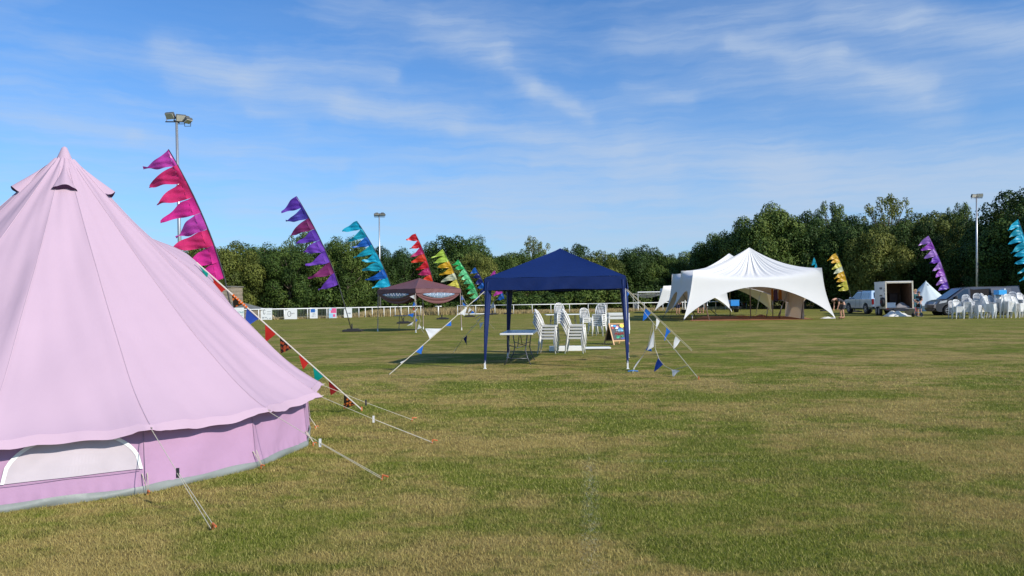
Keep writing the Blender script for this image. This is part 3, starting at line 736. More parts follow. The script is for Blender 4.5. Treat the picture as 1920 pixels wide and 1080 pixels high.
# ------------------------------------------------------------------ tiered pennant banners on poles
def satin(name, col): return mat(name, col, .38, var=.35, scale=5, bump=.5, bscale=9, trans=.38, spec=.6)
SC = {'magenta': satin('satin_magenta', (.60, .06, .42)), 'pink': satin('satin_pink', (.85, .03, .17)), 'hot': satin('satin_hot_pink', (.9, .03, .30)),
      'violet': satin('satin_violet', (.13, .04, .42)), 'purple': satin('satin_purple', (.20, .06, .50)), 'plum': satin('satin_plum', (.24, .025, .14)), 'indigo': satin('satin_indigo', (.06, .04, .34)),
      'turq': satin('satin_turquoise', (.01, .38, .52)), 'cyan': satin('satin_cyan', (.01, .44, .66)), 'azure': satin('satin_azure', (.01, .12, .50)), 'red': satin('satin_red', (.66, .015, .03)),
      'scar': satin('satin_scarlet', (.80, .05, .015)), 'rose': satin('satin_rose', (.5, .02, .13)), 'lime': satin('satin_lime', (.48, .66, .08)), 'yell': satin('satin_yellow', (.80, .66, .10)),
      'gold': satin('satin_gold', (.80, .42, .02)), 'cream': satin('satin_cream', (.78, .76, .50)), 'green': satin('satin_green', (.03, .5, .13)), 'mint': satin('satin_mint', (.16, .66, .28)),
      'navy': satin('satin_navy', (.012, .02, .16)), 'lilac': satin('satin_lilac', (.42, .20, .62)), 'orch': satin('satin_orchid', (.35, .08, .55))}
def banner(label, top, fb, foot, cols, plen=1.05, strip=.38, bow=.0, weight=True, seed=0, group='tiered pennant banners on leaning poles'):
    """top, fb (fabric bottom) and foot are points in space; the pennants blow to the left"""
    rnd = random.Random(seed)
    root = thing('pennant_banner', label, 'flag', foot, 0, group)
    top, fb, foot = Vector(top), Vector(fb), Vector(foot)
    def pole(s):                                   # 0 top .. 1 fabric bottom .. 2 foot
        p = top.lerp(fb, s) if s <= 1 else fb.lerp(foot, s-1)
        q = min(1, s); p = p + Vector((1, 0, .25)).normalized()*bow*4*q*(1-q)*(top-fb).length
        return p
    b = MB().at(foot); b.tube([pole(s) for s in np.linspace(0, 1, 12)]+[pole(1+s) for s in (.5, 1)], [.014+.012*i/13 for i in range(14)], 6)
    b.build('pole', black_plastic, root, smooth=True)
    if weight:
        b = MB().at(foot); b.box(foot+Vector((.05, 0, .06)), (.95, .6, .10)); b.box(foot+Vector((.05, 0, .13)), (.55, .4, .05)); b.tube([foot+Vector((0, 0, .1)), foot+Vector((0, 0, .4))], .035, 8)
        b.build('base_weight', rubber, root, bevel=.03)
    n = len(cols); down = (fb-top).normalized(); L_ = (fb-top).length
    perp = Vector((down.z, 0, -down.x)).normalized()
    if perp.x > 0: perp = -perp
    for i, cn in enumerate(cols):
        s0, s1 = i/n, (i+1)/n; b = MB().at(foot); ph = rnd.uniform(0, 6); wv = .62*strip*(.3+.7*min(1, (i+.7)/2.2))
        wv0 = .62*strip*(.1 if i == 0 else .3+.7*min(1, (i-.3)/2.2))
        def stp(u, v):
            s = s0+(s1-s0)*v; p = pole(s); ww = wv0+(wv-wv0)*v
            return p + perp*ww*u + Vector((0, .05*math.sin(s*25+u*2+ph)*u, 0))
        b.grid(stp, 4, 8)
        pl = plen*rnd.uniform(.8, 1.12); drop = rnd.uniform(-.12, .22); hh = L_/n; curl = rnd.uniform(-.1, .16)
        r0, r1 = stp(1, 0), stp(1, 1)
        tip = r1 + Vector((-pl, rnd.uniform(-.15, .15), -hh*.10-drop*.8))
        def pen(u, v):                             # v along the root, u towards the tip
            e = stp(.95, v); uu = u**.9
            p = e.lerp(tip, uu)
            p += Vector((0, 0, 1))*(.16*hh*math.sin(math.pi*uu)*(1-v)*(1 if rnd_k > .4 else -.5) + curl*hh*uu**3*1.2 - .05*hh*math.sin(math.pi*uu)*v)
            amp = plen*.10*uu*(1-.35*uu)
            p.y += amp*(math.sin(uu*7.5+ph+v*1.4)) + .03*math.sin(v*14+uu*9+ph)*plen*(1-uu)
            p.z += .045*plen*math.sin(uu*8+ph*2+v*4)*uu
            return p
        rnd_k = rnd.random()
        b.grid(pen, 14, 9)
        b.build('pennant', SC[cn], root, smooth=True)
    return root
def pban(label, tx, ty, bx, by, fx, Y, cols, fy=None, **k):
    ft = GX(fx, Y); return banner(label, P(tx, ty, Y-.3), P(bx, by, Y), ft, cols, **k)
pban('tall hot pink and magenta pennant banner rising behind the pink bell tent', 316, 280, 421, 521, 449, 26, ['magenta', 'pink', 'pink', 'hot', 'magenta', 'pink', 'hot', 'hot'], bow=.035, plen=1.12, strip=.42, seed=3)
pban('violet pennant banner with plum pennants, standing alone left of the brown gazebo', 556, 368, 635, 533, 660, 37.6, ['violet', 'indigo', 'plum', 'violet', 'purple', 'purple', 'plum', 'purple'], bow=.03, plen=1.0, seed=11)
pban('turquoise and azure pennant banner just left of the brown gazebo', 669, 414, 733, 535, 757, 50, ['cyan', 'turq', 'azure', 'turq', 'cyan', 'turq', 'azure', 'cyan'], bow=.035, plen=1.2, seed=5)
pban('red pennant banner behind the peak of the brown gazebo', 779, 438, 812, 527, 829, 60, ['red', 'red', 'rose', 'scar', 'red', 'rose', 'scar'], bow=.03, plen=.95, seed=9)
pban('lime, gold and yellow pennant banner behind the right side of the brown gazebo', 830, 467, 865, 546, 880, 67, ['lime', 'lime', 'gold', 'gold', 'cream', 'yell', 'yell'], bow=.03, plen=1.15, seed=12)
pban('green pennant banner between the two gazebos', 859, 486, 898, 557, 915, 75, ['green', 'green', 'mint', 'mint', 'mint', 'green', 'mint', 'mint'], bow=.04, plen=.8, seed=14)
pban('navy and blue pennant banner half hidden by the left edge of the blue gazebo', 891, 501, 914, 549, 924, 77, ['azure', 'navy', 'navy', 'azure', 'navy'], bow=.03, plen=.7, seed=16)
pban('magenta and blue pennant banner seen above and below the left corner of the blue gazebo', 928, 507, 946, 560, 952, 78, ['magenta', 'magenta', 'magenta', 'magenta', 'azure'], bow=.02, plen=.75, seed=17)
pban('teal pennant banner poking up behind the right shoulder of the white marquee', 1527, 482, 1542, 545, 1548, 72, ['turq', 'cyan', 'turq', 'turq', 'turq'], bow=.02, plen=.35, seed=21)
pban('yellow, white and gold pennant banner right of the white marquee', 1568, 474, 1592, 543, 1603, 66, ['gold', 'gold', 'yell', 'cream', 'gold', 'gold', 'yell', 'yell'], bow=.03, plen=.75, strip=.5, seed=23)
pban('lilac and purple pennant banner over the pale tent and the grey van', 1741, 442, 1780, 540, 1797, 62, ['lilac', 'orch', 'lilac', 'purple', 'lilac', 'orch', 'lilac', 'violet'], bow=.03, plen=.85, strip=.4, seed=25)
pban('bright cyan pennant banner at the right edge of the picture', 1909, 411, 1938, 520, 1962, 52, ['cyan', 'turq', 'cyan', 'turq', 'cyan', 'cyan', 'turq', 'cyan'], bow=.035, plen=.85, seed=27)

# ------------------------------------------------------------------ floodlight masts
def mast(label, px, Y, ytop, tpx, heads, lean=True, s=1.0):
    ft = GX(px, Y); tp = P(tpx, ytop, Y)
    root = thing('floodlight_mast', label, 'floodlight', ft, 0, 'floodlight masts round the field')
    b = MB().at(ft); b.tube([ft, ft.lerp(tp, .5), tp], [.11, .085, .06], 10); b.build('pole', grey_metal, root, smooth=True)
    b = MB().at(ft); b.tube([tp+Vector((-.55*s, 0, 0)), tp+Vector((.55*s, 0, -.02))], .03, 6); b.tube([tp+Vector((0, -.3*s, 0)), tp+Vector((0, .3*s, 0))], .03, 6); b.build('crossarm', dark_metal, root)
    for (dx, dz, yw, tilt, w_) in heads:
        c = tp+Vector((dx*s, 0, dz*s)); Mx = (Matrix.Rotation(R(yw), 3, 'Z') @ Matrix.Rotation(R(tilt), 3, 'X'))
        b = MB().at(ft); b.box(c, (w_*s, .13*s, .34*s), M=Mx); b.box(c+Mx @ Vector((0, .12*s, 0)), (w_*.5*s, .12*s, .25*s), M=Mx); ho = b.build('lamp_housing', mat('lamp_housing_grey', (.12, .12, .11), .5, metal=.3), root, bevel=.02)
        b = MB().at(ft); b.box(c+Mx @ Vector((0, -.085*s, 0)), (w_*.9*s, .03, .29*s), M=Mx); b.build('lamp_glass', mat('lamp_glass', (.5, .48, .42), .15, spec=1), ho)
        b = MB().at(ft); b.tube([c+Mx @ Vector((-w_*.52*s, 0, 0)), c+Vector((-w_*.4*s, 0, -.3*s)), c+Vector((w_*.4*s, 0, -.3*s)), c+Mx @ Vector((w_*.52*s, 0, 0))], .02, 5); b.build('bracket', dark_metal, ho)
    return root
mast('tall lattice-free steel floodlight mast behind the pink banner, its two lamps tilted'.replace('lattice-free ', ''), 341, 37, 228, 331, [(-.30, .30, -12, 38, .46), (.22, .18, 28, 30, .46), (.55, .06, 62, 62, .36)], s=1.0)
mast('thin floodlight mast between the turquoise and the red banner', 713, 80, 406, 711, [(-.25, .22, 10, 65, .6), (.35, .22, -10, 65, .6)])
mast('floodlight mast with two square lamps behind the grey van', 1832, 69, 370, 1831, [(-.3, .16, 20, 20, .62), (.33, .2, -15, 20, .6)], s=.9)

# ------------------------------------------------------------------ pitch railings
def railing(label, pts, posts, h=.95, lower=False, group='white railings round the pitch'):
    """pts: list of (px, Y); posts: list of px"""
    P0 = [GX(px, Y) for px, Y in pts]; base = P0[0]
    root = thing('pitch_railing', label, 'railing', base, 0, group)
    b = MB().at(base)
    for a, c in zip(P0[:-1], P0[1:]): b.tube([a+Vector((0, 0, h)), c+Vector((0, 0, h))], .045, 8)
    b.build('rail', white_paint, root, smooth=True)
    for px in posts:
        for (a, c) in zip(pts[:-1], pts[1:]):
            if a[0] <= px <= c[0]:
                t = (px-a[0])/(c[0]-a[0]); 
                Y = 1/((1-t)/a[1]+t/c[1]); p = GX(px, Y)
                b = MB().at(base); b.tube([p, p+Vector((0, 0, h-.045))], .035, 6); b.build('post', white_paint, root, smooth=True); break
    if lower:
        b = MB().at(base); a, c = P0[0], P0[1]; b.tube([a+Vector((0, 0, .06)), c+Vector((0, 0, .06))], .05, 8); b.build('lower_rail', white_paint, root)
    return root
LP = [(300, 61), (400, 64), (640, 70), (791, 77)]
railing('white pitch railing on the left carrying the sponsor boards', LP, [330, 372, 415, 485, 533, 577, 613, 673, 685, 698, 709, 720, 732, 741, 752, 766, 789])
railing('short white railing panel with a bottom bar, right of the brown gazebo', [(857, 78), (928, 78.5)], [858, 892, 928], lower=True)
CP = [(929, 78.6), (1100, 81), (1400, 91), (1640, 94), (2000, 96)]
cps = list(range(963, 1260, 35))+list(range(1280, 1980, 40))
railing('long white pitch railing running from behind the blue gazebo to the far right', CP, cps)
ft = GX(822, 77); b = MB(); b.at(ft); b.tube([ft, ft+Vector((0, 0, .9))], .06, 8); b.tube([ft+Vector((-.35, 0, .92)), ft+Vector((.35, 0, .92))], .045, 8)
o = b.build('gate_post', white_paint, smooth=True); o.location = ft; tag(o, 'lone white T-shaped post in the gap between the two railings', 'post')

def railY(px, pts=LP):
    for a, c in zip(pts[:-1], pts[1:]):
        if a[0] <= px <= c[0]:
            t = (px-a[0])/(c[0]-a[0]); return 1/((1-t)/a[1]+t/c[1])
# sponsor boards tied to the left railing, with their marks
dkink = mat('dark_ink', (.05, .06, .07), .6); blink = mat('blue_ink', (.02, .13, .45), .5); pkink = mat('pink_ink', (.75, .12, .28), .5); cyink = mat('pale_blue_ink', (.35, .6, .8), .5)
tealink = mat('teal_ink', (.03, .3, .3), .5)
def board(label, x0, x1, y0, y1, marks, m=None):
    Y = railY((x0+x1)/2)-.12; a = P(x0, y1, Y); c = P(x1, y1, Y); top = P(x0, y0, Y).z; a.z = c.z = max(.02, a.z); W_ = (c-a).length; Hh = top-a.z
    org = (a+c)/2; root = thing('sponsor_board', label, 'sign', (org.x, org.y, a.z), 0, 'sponsor boards on the left railing')
    b = MB(); b.box((0, 0, Hh/2), (W_, .03, Hh)); b.build('panel', m or mat('board_white', (.76, .77, .76), .5, var=.03), root)
    k = MB()
    for i, mk in enumerate(marks):
        kind, u, v, s, mm_ = mk; x = (u-.5)*W_; z = v*Hh; y = -.019-.002*i; b = MB()
        if kind == 'bar': b.box((x, y, z), (s[0]*W_, .003, s[1]*Hh)); b.build('print', mm_, root)
        elif kind == 'ring':
            pts = [Vector((x+s[0]*W_*math.cos(t_)*.5, y, z+s[1]*Hh*math.sin(t_)*.5)) for t_ in np.linspace(.4, 6.0, 18)]; b.tube(pts, .018, 4); b.build('logo', mm_, root)
        elif kind == 'text' and s[0] != 'OSMOND': scribble(lambda a_, c_: Vector((x+a_, y-.004, z+c_)), len(s[0]), s[1]*Hh*.7, i+len(label), mm_, root)
        elif kind == 'text':
            cu = bpy.data.curves.new('lettering', 'FONT'); cu.body = s[0]; cu.size = s[1]*Hh; cu.align_x = 'CENTER'; cu.align_y = 'CENTER'; cu.extrude = .001; to = lettering(cu, mm_, root); to.location = (x, y-.002, z); to.rotation_euler = (R(90), 0, 0)
    return root
board('white board with a teal script name, half hidden by the pink tent', 433, 457.5, 577, 601, [('text', .6, .62, ('OSMOND', .2, .7), tealink), ('text', .62, .38, ('DRAINAGE', .15, .7), tealink), ('text', .6, .2, ('2019', .13, .4), tealink), ('ring', .2, .6, (.22, .6), tealink)])
board('white board with a black feather mark and two small words', 489, 510, 578, 600, [('ring', .32, .68, (.16, .42), dkink), ('text', .35, .16, ('soan', .2, .5), dkink), ('text', .75, .1, ('7 am', .16, .5), dkink), ('bar', .75, .7, (.35, .02), dkink), ('bar', .75, .5, (.4, .02), dkink)])
board('white board with a round black crest and a short word', 534, 557, 579, 599, [('ring', .38, .5, (.28, .5), dkink), ('text', .62, .5, ('xeos', .22, .5), dkink)])
board('white board with a blue square logo in its upper half', 581, 595.5, 577, 597, [('bar', .4, .72, (.55, .32), blink), ('text', .78, .72, ('GO', .14, .3), cyink), ('text', .5, .4, ('parts', .13, .5), dkink), ('text', .5, .2, ('direct', .13, .5), dkink)])
board('board printed in pink and pale blue', 616.5, 631, 577, 597, [('bar', .62, .72, (.7, .45), pkink), ('bar', .3, .25, (.5, .4), cyink), ('bar', .7, .25, (.3, .25), pkink), ('bar', .25, .85, (.3, .2), cyink)], m=mat('board_pale', (.62, .66, .74), .5))
board('white board with small blue lettering, nearest to the violet banner pole', 645, 660, 578, 595.5, [('text', .35, .42, ('S', .34, .3), blink), ('text', .62, .42, ('eats', .22, .5), dkink)])
ft = GX(513, 68.5); b = MB()
pts_ = [(0, 0), (.55, 0), (1.4, 0)]
b.grid(lambda u, v: Vector(((u-.5)*1.9, (v-.5)*.8, max(0, .62*math.exp(-((u-.28)/.2)**2)*(1-(2*v-1)**2)+.16*math.sin(u*math.pi)*(1-(2*v-1)**2)+.03*math.sin(u*30)*math.sin(v*20)*math.sin(math.pi*u)))), 18, 8)
o = b.build('sacking', mat('tan_sacking', (.5, .4, .22), .8), smooth=True); o.location = ft; tag(o, 'tan crumpled sacking lying at the railing beside the feather-mark board', 'sacking')

# palisade fence bits behind the boards
def palisade(label, x0, x1, Yo, n, h=1.0):
    a = GX(x0, railY(x0)+Yo); c = GX(x1, railY(x1)+Yo); root = thing('palisade_fence', label, 'fence', a, 0)
    b = MB().at(a)
    for i in range(n+1): p = a.lerp(c, i/n); b.box(p+Vector((0, 0, h/2)), (.035, .03, h))
    b.build('pale', mat('grey_pale', (.10, .12, .10), .6), root)
    b = MB().at(a); b.beam(a+Vector((0, .03, h*.85)), c+Vector((0, .03, h*.85)), .05, .03); b.beam(a+Vector((0, .03, .2)), c+Vector((0, .03, .2)), .05, .03); b.build('cross_rail', mat('grey_pale', (.1, .1, .1)), root)
palisade('dark upright pale fence seen behind the gaps between the sponsor boards', 505, 672, 1.2, 60)

# wooden clad hut behind the tent
ht = GX(407, 71); hroot = thing('timber_hut', 'small pale timber-clad hut behind the left railing, half hidden by the pink tent', 'hut', ht)
def clad():
    m = mat('weathered_cladding', (.36, .30, .22), .8, var=.3, scale=2); t = m.node_tree; b_ = t.nodes['Principled BSDF']
    wv = t.nodes.new('ShaderNodeTexWave'); wv.bands_direction = 'Z'; wv.inputs['Scale'].default_value = 2.4; wv.inputs['Distortion'].default_value = .6
    tc_ = t.nodes.new('ShaderNodeTexCoord'); t.links.new(tc_.outputs['Object'], wv.inputs[0]); bp = t.nodes.new('ShaderNodeBump'); bp.inputs['Strength'].default_value = 1; bp.inputs['Distance'].default_value = .06
    t.links.new(wv.outputs['Fac'], bp.inputs['Height']); t.links.new(bp.outputs[0], b_.inputs['Normal']); return m
cm_ = clad()
x0 = GX(380, 71).x-ht.x; x1 = GX(434.5, 71).x-ht.x; zt = P(410, 538, 71).z
b = MB(); b.box(((x0+x1)/2, 1.5, zt/2), (x1-x0, 3, zt)); b.build('wall', cm_, hroot)
b = MB(); b.box(((x0+x1)/2, 1.5, zt+.04), (x1-x0+.15, 3.2, .08)); b.build('roof', mat('felt_roof', (.2, .19, .17), .9), hroot)
x2 = GX(484, 71).x-ht.x; zl = P(460, 581, 71).z
b = MB(); b.box(((x1+x2)/2+.01, 1.2, zl/2), (x2-x1-.02, 2.4, zl)); b.build('lean_to_wall', cm_, hroot)
b = MB(); b.face([(x1+.01, 0, zl+.75), (x2+.1, -.1, zl+.02), (x2+.1, 2.5, zl+.02), (x1+.01, 2.5, zl+.75)]); b.face([(x1+.01, 0, zl+.75), (x1+.01, 0, zl), (x2+.1, -.1, zl+.02)]); b.build('lean_to_roof', mat('grey_roof', (.16, .17, .17), .7), hroot)

# ------------------------------------------------------------------ football goal with net
gy = 86; gl = GX(1196.5, gy); root = thing('football_goal', 'white football goal with its net tied up, left of the white marquee', 'goal', gl)
W_ = 5.4; gh = P(1198, 548, gy).z
b = MB(); b.tube([(0, 0, 0), (0, 0, gh), (W_, 0, gh), (W_, 0, 0)], .07, 8); b.build('frame', white_paint, root)
b = MB(); b.tube([(-.35, 1.2, 0), (-.35, 1.2, gh*.95)], .04, 6); b.tube([(0, 0, gh), (-.3, 1.4, gh*.9), (W_+.3, 1.4, gh*.9), (W_, 0, gh)], .035, 6); b.tube([(W_+.35, 1.2, 0), (W_+.35, 1.2, gh*.95)], .04, 6); b.build('stanchion', mat('cream_paint', (.6, .58, .48), .5), root)
netm = mat('grey_net', (.42, .43, .43), .8, trans=.4)
b = MB()
for k in range(26):
    x = W_*k/25; sag = .45+.55*abs(math.sin(k/25*math.pi*2.0))
    b.tube([(x, 0, gh-.05), (x, .7, gh-.25*sag), (x, 1.4, gh*.9-.45*sag)], .012, 4)
for j in range(7):
    b.tube([(W_*i/24, .2*j+.1, gh-.12-(.12+.07*j)*(.45+.55*abs(math.sin(i/24*math.pi*2.0)))) for i in range(25)], .016, 4)
b.build('net', netm, root)
b = MB(); b.grid(lambda u, v: Vector((-.45+.35*u+.05*math.sin(v*6), .2+.1*math.sin(u*6), .25+v*(.95-.25)+.05*math.sin(u*9))), 5, 8)
b.build('hanging_net_bag', mat('white_net', (.6, .6, .56), .8, trans=.3), root, smooth=True, solid=.05)
# ------------------------------------------------------------------ white plastic chairs
def chair_parts():
    out = []
    b = MB()                                     # seat: slightly dished with a rim; front is +X
    def sp(u, v):
        x = -.2+.42*u; y = (-.215+.43*v)*(1-.06*(1-u)); e = max(abs(2*u-1), abs(2*v-1))
        return Vector((x, y, .445 - .012*(1-e**2) - .035*smooth(.93, 1, e) + .006*(u > .8)))
    b.grid(sp, 14, 14)
    b.box((.215, 0, .425), (.012, .40, .05)); b.box((-.195, 0, .425), (.012, .36, .05)); b.box((0, .213, .425), (.40, .012, .05)); b.box((0, -.213, .425), (.40, .012, .05))
    out.append(('seat', b))
    b = MB()                                     # backrest: arched frame and five upright slats
    def bk(y, z): return Vector((-.19-.16*((z-.44)/.42)**1.2-.05*(1-(y/.22)**2)*smooth(.45, .8, z), y, z))
    arch = [bk(-.205, .44), bk(-.21, .6), bk(-.20, .72), bk(-.165, .81), bk(-.09, .86), bk(0, .875), bk(.09, .86), bk(.165, .81), bk(.20, .72), bk(.21, .6), bk(.205, .44)]
    b.tube(arch, .021, 6)
    for y in (-.125, -.062, 0, .062, .125):
        zt = .862-.9*y*y*2.2
        b.beam(bk(y, .44), bk(y, .64), .03, .012); b.beam(bk(y, .63), bk(y, zt), .03, .012)
    b.beam(bk(-.20, .5), bk(.20, .5), .035, .012)
    b.beam(bk(-.17, .79), bk(.17, .79), .055, .012)
    out.append(('backrest', b))
    for sx in (1, -1):
        for sy in (1, -1):
            b = MB(); t = Vector((sx*.185, sy*.185, .43)); f = Vector((sx*.235+(-.03 if sx < 0 else 0), sy*.225, 0))
            b.tube([t, t.lerp(f, .5)+Vector((0, sy*.006, 0)), f], [.032, .024, .018], 6); out.append(('leg', b))
    return out
def make_chair(m):
    r = thing('stacking_chair', None, 'chair')
    for n_, b in chair_parts(): b.build(n_, m, r, smooth=(n_ != 'seat'))
    return r
def make_far_chair(m):
    b = MB()
    for n_, q in chair_parts():
        i = len(b.v); b.v += q.v; b.f += [tuple(k+i for k in f) for f in q.f]
    o = b.build('stacking_chair', m); tag(o, None, 'chair'); return o
near0 = make_chair(white_plastic); near_used = [False]
def stack(X, Y, rz, n, label, group, proto, used, pitch=.078, sc=1.0):
    dirv = Vector((math.cos(rz), math.sin(rz), 0))
    for k in range(n):
        if used[0]: c = copy_tree(proto)
        else: c = proto; used[0] = True
        c.location = Vector((X, Y, k*pitch)) + dirv*(.012*k)+Vector((random.uniform(-.006, .006), random.uniform(-.006, .006), 0)); c.rotation_euler = (0, 0, rz+random.uniform(-.015, .015)); c.scale = (sc,)*3
        nth = ['bottom', 'second', 'third', 'fourth', 'fifth', 'sixth', 'seventh', 'eighth', 'ninth', 'tenth', 'eleventh'][k]
        lab = (('%s white plastic chair of %s' if k == 0 else 'topmost white plastic chair of %s' if k == n-1 else '%s white plastic chair of %s') % ((nth, label) if not (k == n-1 and k) else (label,)))
        tag(c, lab, 'chair', group)
GC = 'stacked white chairs behind the blue gazebo'
p = GX(1028, 20.7); stack(p.x, p.y, R(-12), 5, 'the near left stack beside the white trestle table', GC, near0, near_used, .085, 1.0)
p = GX(1079, 20.7); stack(p.x, p.y, R(-12), 5, 'the near right stack over the white bar', GC, near0, near_used, .085, 1.0)
p = GX(1051, 34); stack(p.x, p.y, R(-80), 6, 'the stack behind the near pair', GC, near0, near_used, .085, 1.02)
p = GX(1099, 34.5); stack(p.x, p.y, R(-80), 3, 'the short stack in the middle', GC, near0, near_used, .085, 1.02)
p = GX(1124, 30); stack(p.x, p.y, R(-115), 6, 'the tall stack left of the chalkboard sign', GC, near0, near_used, .085, 1.0)
p = GX(1116, 31.2); stack(p.x, p.y, R(200), 2, 'the low pair tucked behind the tall stack', GC, near0, near_used, .085, .95)

# ------------------------------------------------------------------ folding tables
tabletop_m = mat('moulded_white_top', (.78, .78, .77), .35, var=.03, bump=.05, bscale=50)
def folding_table(label, loc, rz, L_=1.8, W_=.76, h=.74, m_leg=None, group=None, top=tabletop_m):
    m_leg = m_leg or mat('grey_tube', (.13, .13, .14), .4, metal=.5)
    r = thing('folding_table', label, 'table', loc, rz, group)
    b = MB(); b.box((0, 0, h-.022), (L_, W_, .044)); b.build('tabletop', top, r, bevel=.014)
    for s in (-1, 1):
        x = s*(L_/2-.28)
        for sy in (-1, 1):
            y = sy*W_*.30; b = MB(); b.tube([(x, y, h-.04), (x+s*.01, y*.92, h*.72), (x+s*.02, y*.8, h*.45), (x+s*.03, y*1.0, h*.22), (x+s*.04, y*1.32, .0)], .014, 7); b.build('leg', m_leg, r, smooth=True)
        b = MB(); b.tube([(x, -W_*.27, h*.62), (x+s*.01, 0, h*.52), (x, W_*.27, h*.62)], .010, 6); b.tube([(x+s*.03, -W_*.31, h*.2), (x+s*.03, W_*.31, h*.2)], .011, 6); b.tube([(x+s*.01, 0, h*.52), (s*.12, 0, h-.05)], .010, 6); b.build('brace', m_leg, r, smooth=True)
    return r
folding_table('white folding trestle table under the left side of the blue gazebo', (.17, 17.85, 0), R(84.5), 1.85, .76)
p = GX(1056, 36.7); folding_table('white folding table standing out behind the chair stacks', p, R(4), 1.75, .72, .76)
p = GX(764, 38.2); folding_table('grey folding table in the shade of the brown gazebo', p, R(8), 1.35, .6, .78, top=mat('grey_top', (.28, .30, .33), .5))
# low stacked garden tables right of the tall chair stack
def garden_table(label, loc, rz, z0, legs=True):
    r = thing('garden_table', label, 'table', (loc[0], loc[1], z0), rz, 'white garden tables behind the chalkboard sign')
    b = MB()
    for i in range(7): b.box((0, -.36+.12*i, .70), (.86, .10, .022))
    b.box((-.44, 0, .67), (.03, .84, .11)); b.box((.44, 0, .67), (.03, .84, .11)); b.box((0, -.42, .67), (.85, .03, .11)); b.box((0, .42, .67), (.85, .03, .11)); b.build('tabletop', white_plastic, r, bevel=.006)
    for sx in (-1, 1):
        for sy in (-1, 1): b = MB(); b.tube([(sx*.40, sy*.38, .68), (sx*.44, sy*.42, 0)], [.045, .024], 6); b.build('leg', white_plastic, r)
    return r
p = GX(1159, 32); garden_table('lower white slatted garden table standing behind the chalkboard sign', p, R(-4), 0)
garden_table('upper white slatted garden table stacked on the one behind the chalkboard sign', p+Vector((.01, .01, 0)), R(-3), .15)
# folded table and white bar lying on the grass
p = GX(1085, 21.9); r = thing('folded_table', 'long white folded tabletop lying flat on the grass under the near chair stacks', 'table', p, R(-1))
b = MB(); b.box((.05, .2, .045), (1.80, .36, .05)); b.build('tabletop', tabletop_m, r, bevel=.012); b = MB(); b.tube([(-.6, .1, .012), (.7, .1, .012)], .012, 6); b.tube([(-.6, .3, .012), (.7, .3, .012)], .012, 6); b.build('folded_leg', mat('grey_tube', (.13, .13, .14)), r)
p = GX(1062, 21.55); r = thing('parasol_box', 'short thick white carton on the grass under the near chair stacks', 'carton', p, R(1))
b = MB(); b.box((0, 0, .075), (.98, .16, .145)); b.build('carton', white_paint, r, bevel=.012); b = MB(); b.box((.1, 0, .151), (.3, .14, .004)); b.build('lid_flap', mat('off_white_card', (.68, .68, .66), .7), r)
r.name = 'carton'

# ------------------------------------------------------------------ chalkboard A sign
p = GX(1156, 24.4); r = thing('chalkboard_sign', 'wooden A-frame chalkboard with bright painted letters beside the right legs of the blue gazebo', 'sign', p, R(27))
Wd, Hh, sp_ = .60, .86, .29
def lp(s, x, z):                                  # point on front(s=-1) or back(s=1) leaf
    return Vector((x, s*sp_*(1-z/Hh), z))
for s, nm in ((-1, 'front_frame'), (1, 'back_frame')):
    b = MB(); 
    for x in (-Wd/2, Wd/2): b.beam(lp(s, x, 0), lp(s, x, Hh), .042, .022)
    b.beam(lp(s, -Wd/2+.02, Hh-.03), lp(s, Wd/2-.02, Hh-.03), .02, .05); b.beam(lp(s, -Wd/2+.02, .16), lp(s, Wd/2-.02, .16), .02, .05)
    fr_ = b.build(nm, wood_mat, r, bevel=.003)
    b = MB(); n = Vector((0, s*Hh, sp_)).normalized()
    b.grid(lambda u, v: lp(s, (-.5+u)*(Wd-.03), .17+(Hh-.21)*v), 2, 2); b.build('chalkboard', mat('chalkboard', (.018, .02, .025), .6), fr_, solid=.01)
n = Vector((0, -Hh, sp_)).normalized()
paint = {k: mat('chalk_'+k, c, .7, var=.15, scale=30) for k, c in dict(yellow=(.75, .6, .08), blue=(.04, .3, .75), white=(.75, .78, .8), red=(.6, .07, .06), pink=(.6, .25, .35), green=(.08, .5, .3), cyan=(.15, .55, .8), navy=(.03, .08, .3)).items()}
rr_ = random.Random(5)
def on(x, z, o=.009): return lp(-1, x, z)+n*o
def blob(cn, x, z, rx, rz, seg=12, o=.009):
    b = MB(); c = on(x, z, o); pts = [on(x+rx*math.cos(2*math.pi*i/seg)*rr_.uniform(.8, 1.15), z+rz*math.sin(2*math.pi*i/seg)*rr_.uniform(.8, 1.15), o) for i in range(seg)]
    b.face(pts); return b
def stroke(b, pts, w=.012, o=.010):
    for (x0_, z0_), (x1_, z1_) in zip(pts[:-1], pts[1:]): b.beam(on(x0_, z0_, o), on(x1_, z1_, o), w, .003)
blob('yellow', .19, .745, .085, .075).build('painted_sun', paint['yellow'], r)
b = MB()
for i in range(9): a = i*.7; stroke(b, [(.19+.09*math.cos(a), .745+.075*math.sin(a)), (.19+.10*math.cos(a), .745+.095*math.sin(a))])
b.build('sun_rays', paint['yellow'], r)
for cn, x, z, rx, rz in (('white', -.2, .76, .05, .03), ('blue', -.10, .75, .06, .04), ('pink', 0, .72, .05, .04), ('white', -.02, .66, .07, .035), ('red', -.2, .67, .04, .035), ('navy', .1, .64, .12, .03), ('green', -.08, .30, .06, .05), ('navy', .13, .25, .1, .04), ('cyan', .16, .56, .05, .03)):
    blob(cn, x, z, rx, rz, o=.0085+rr_.random()*.001).build('painted_motif', paint[cn], r)
for k_, (n_, z_, h_, c_n) in enumerate([(5, .56, .11, 'cyan'), (6, .54, .07, 'white'), (6, .425, .09, 'red'), (5, .31, .09, 'green')]): scribble(lambda a_, q_: on(a_, z_+q_, .013+.002*k_), n_, h_, 31+k_, paint[c_n], r, .28)
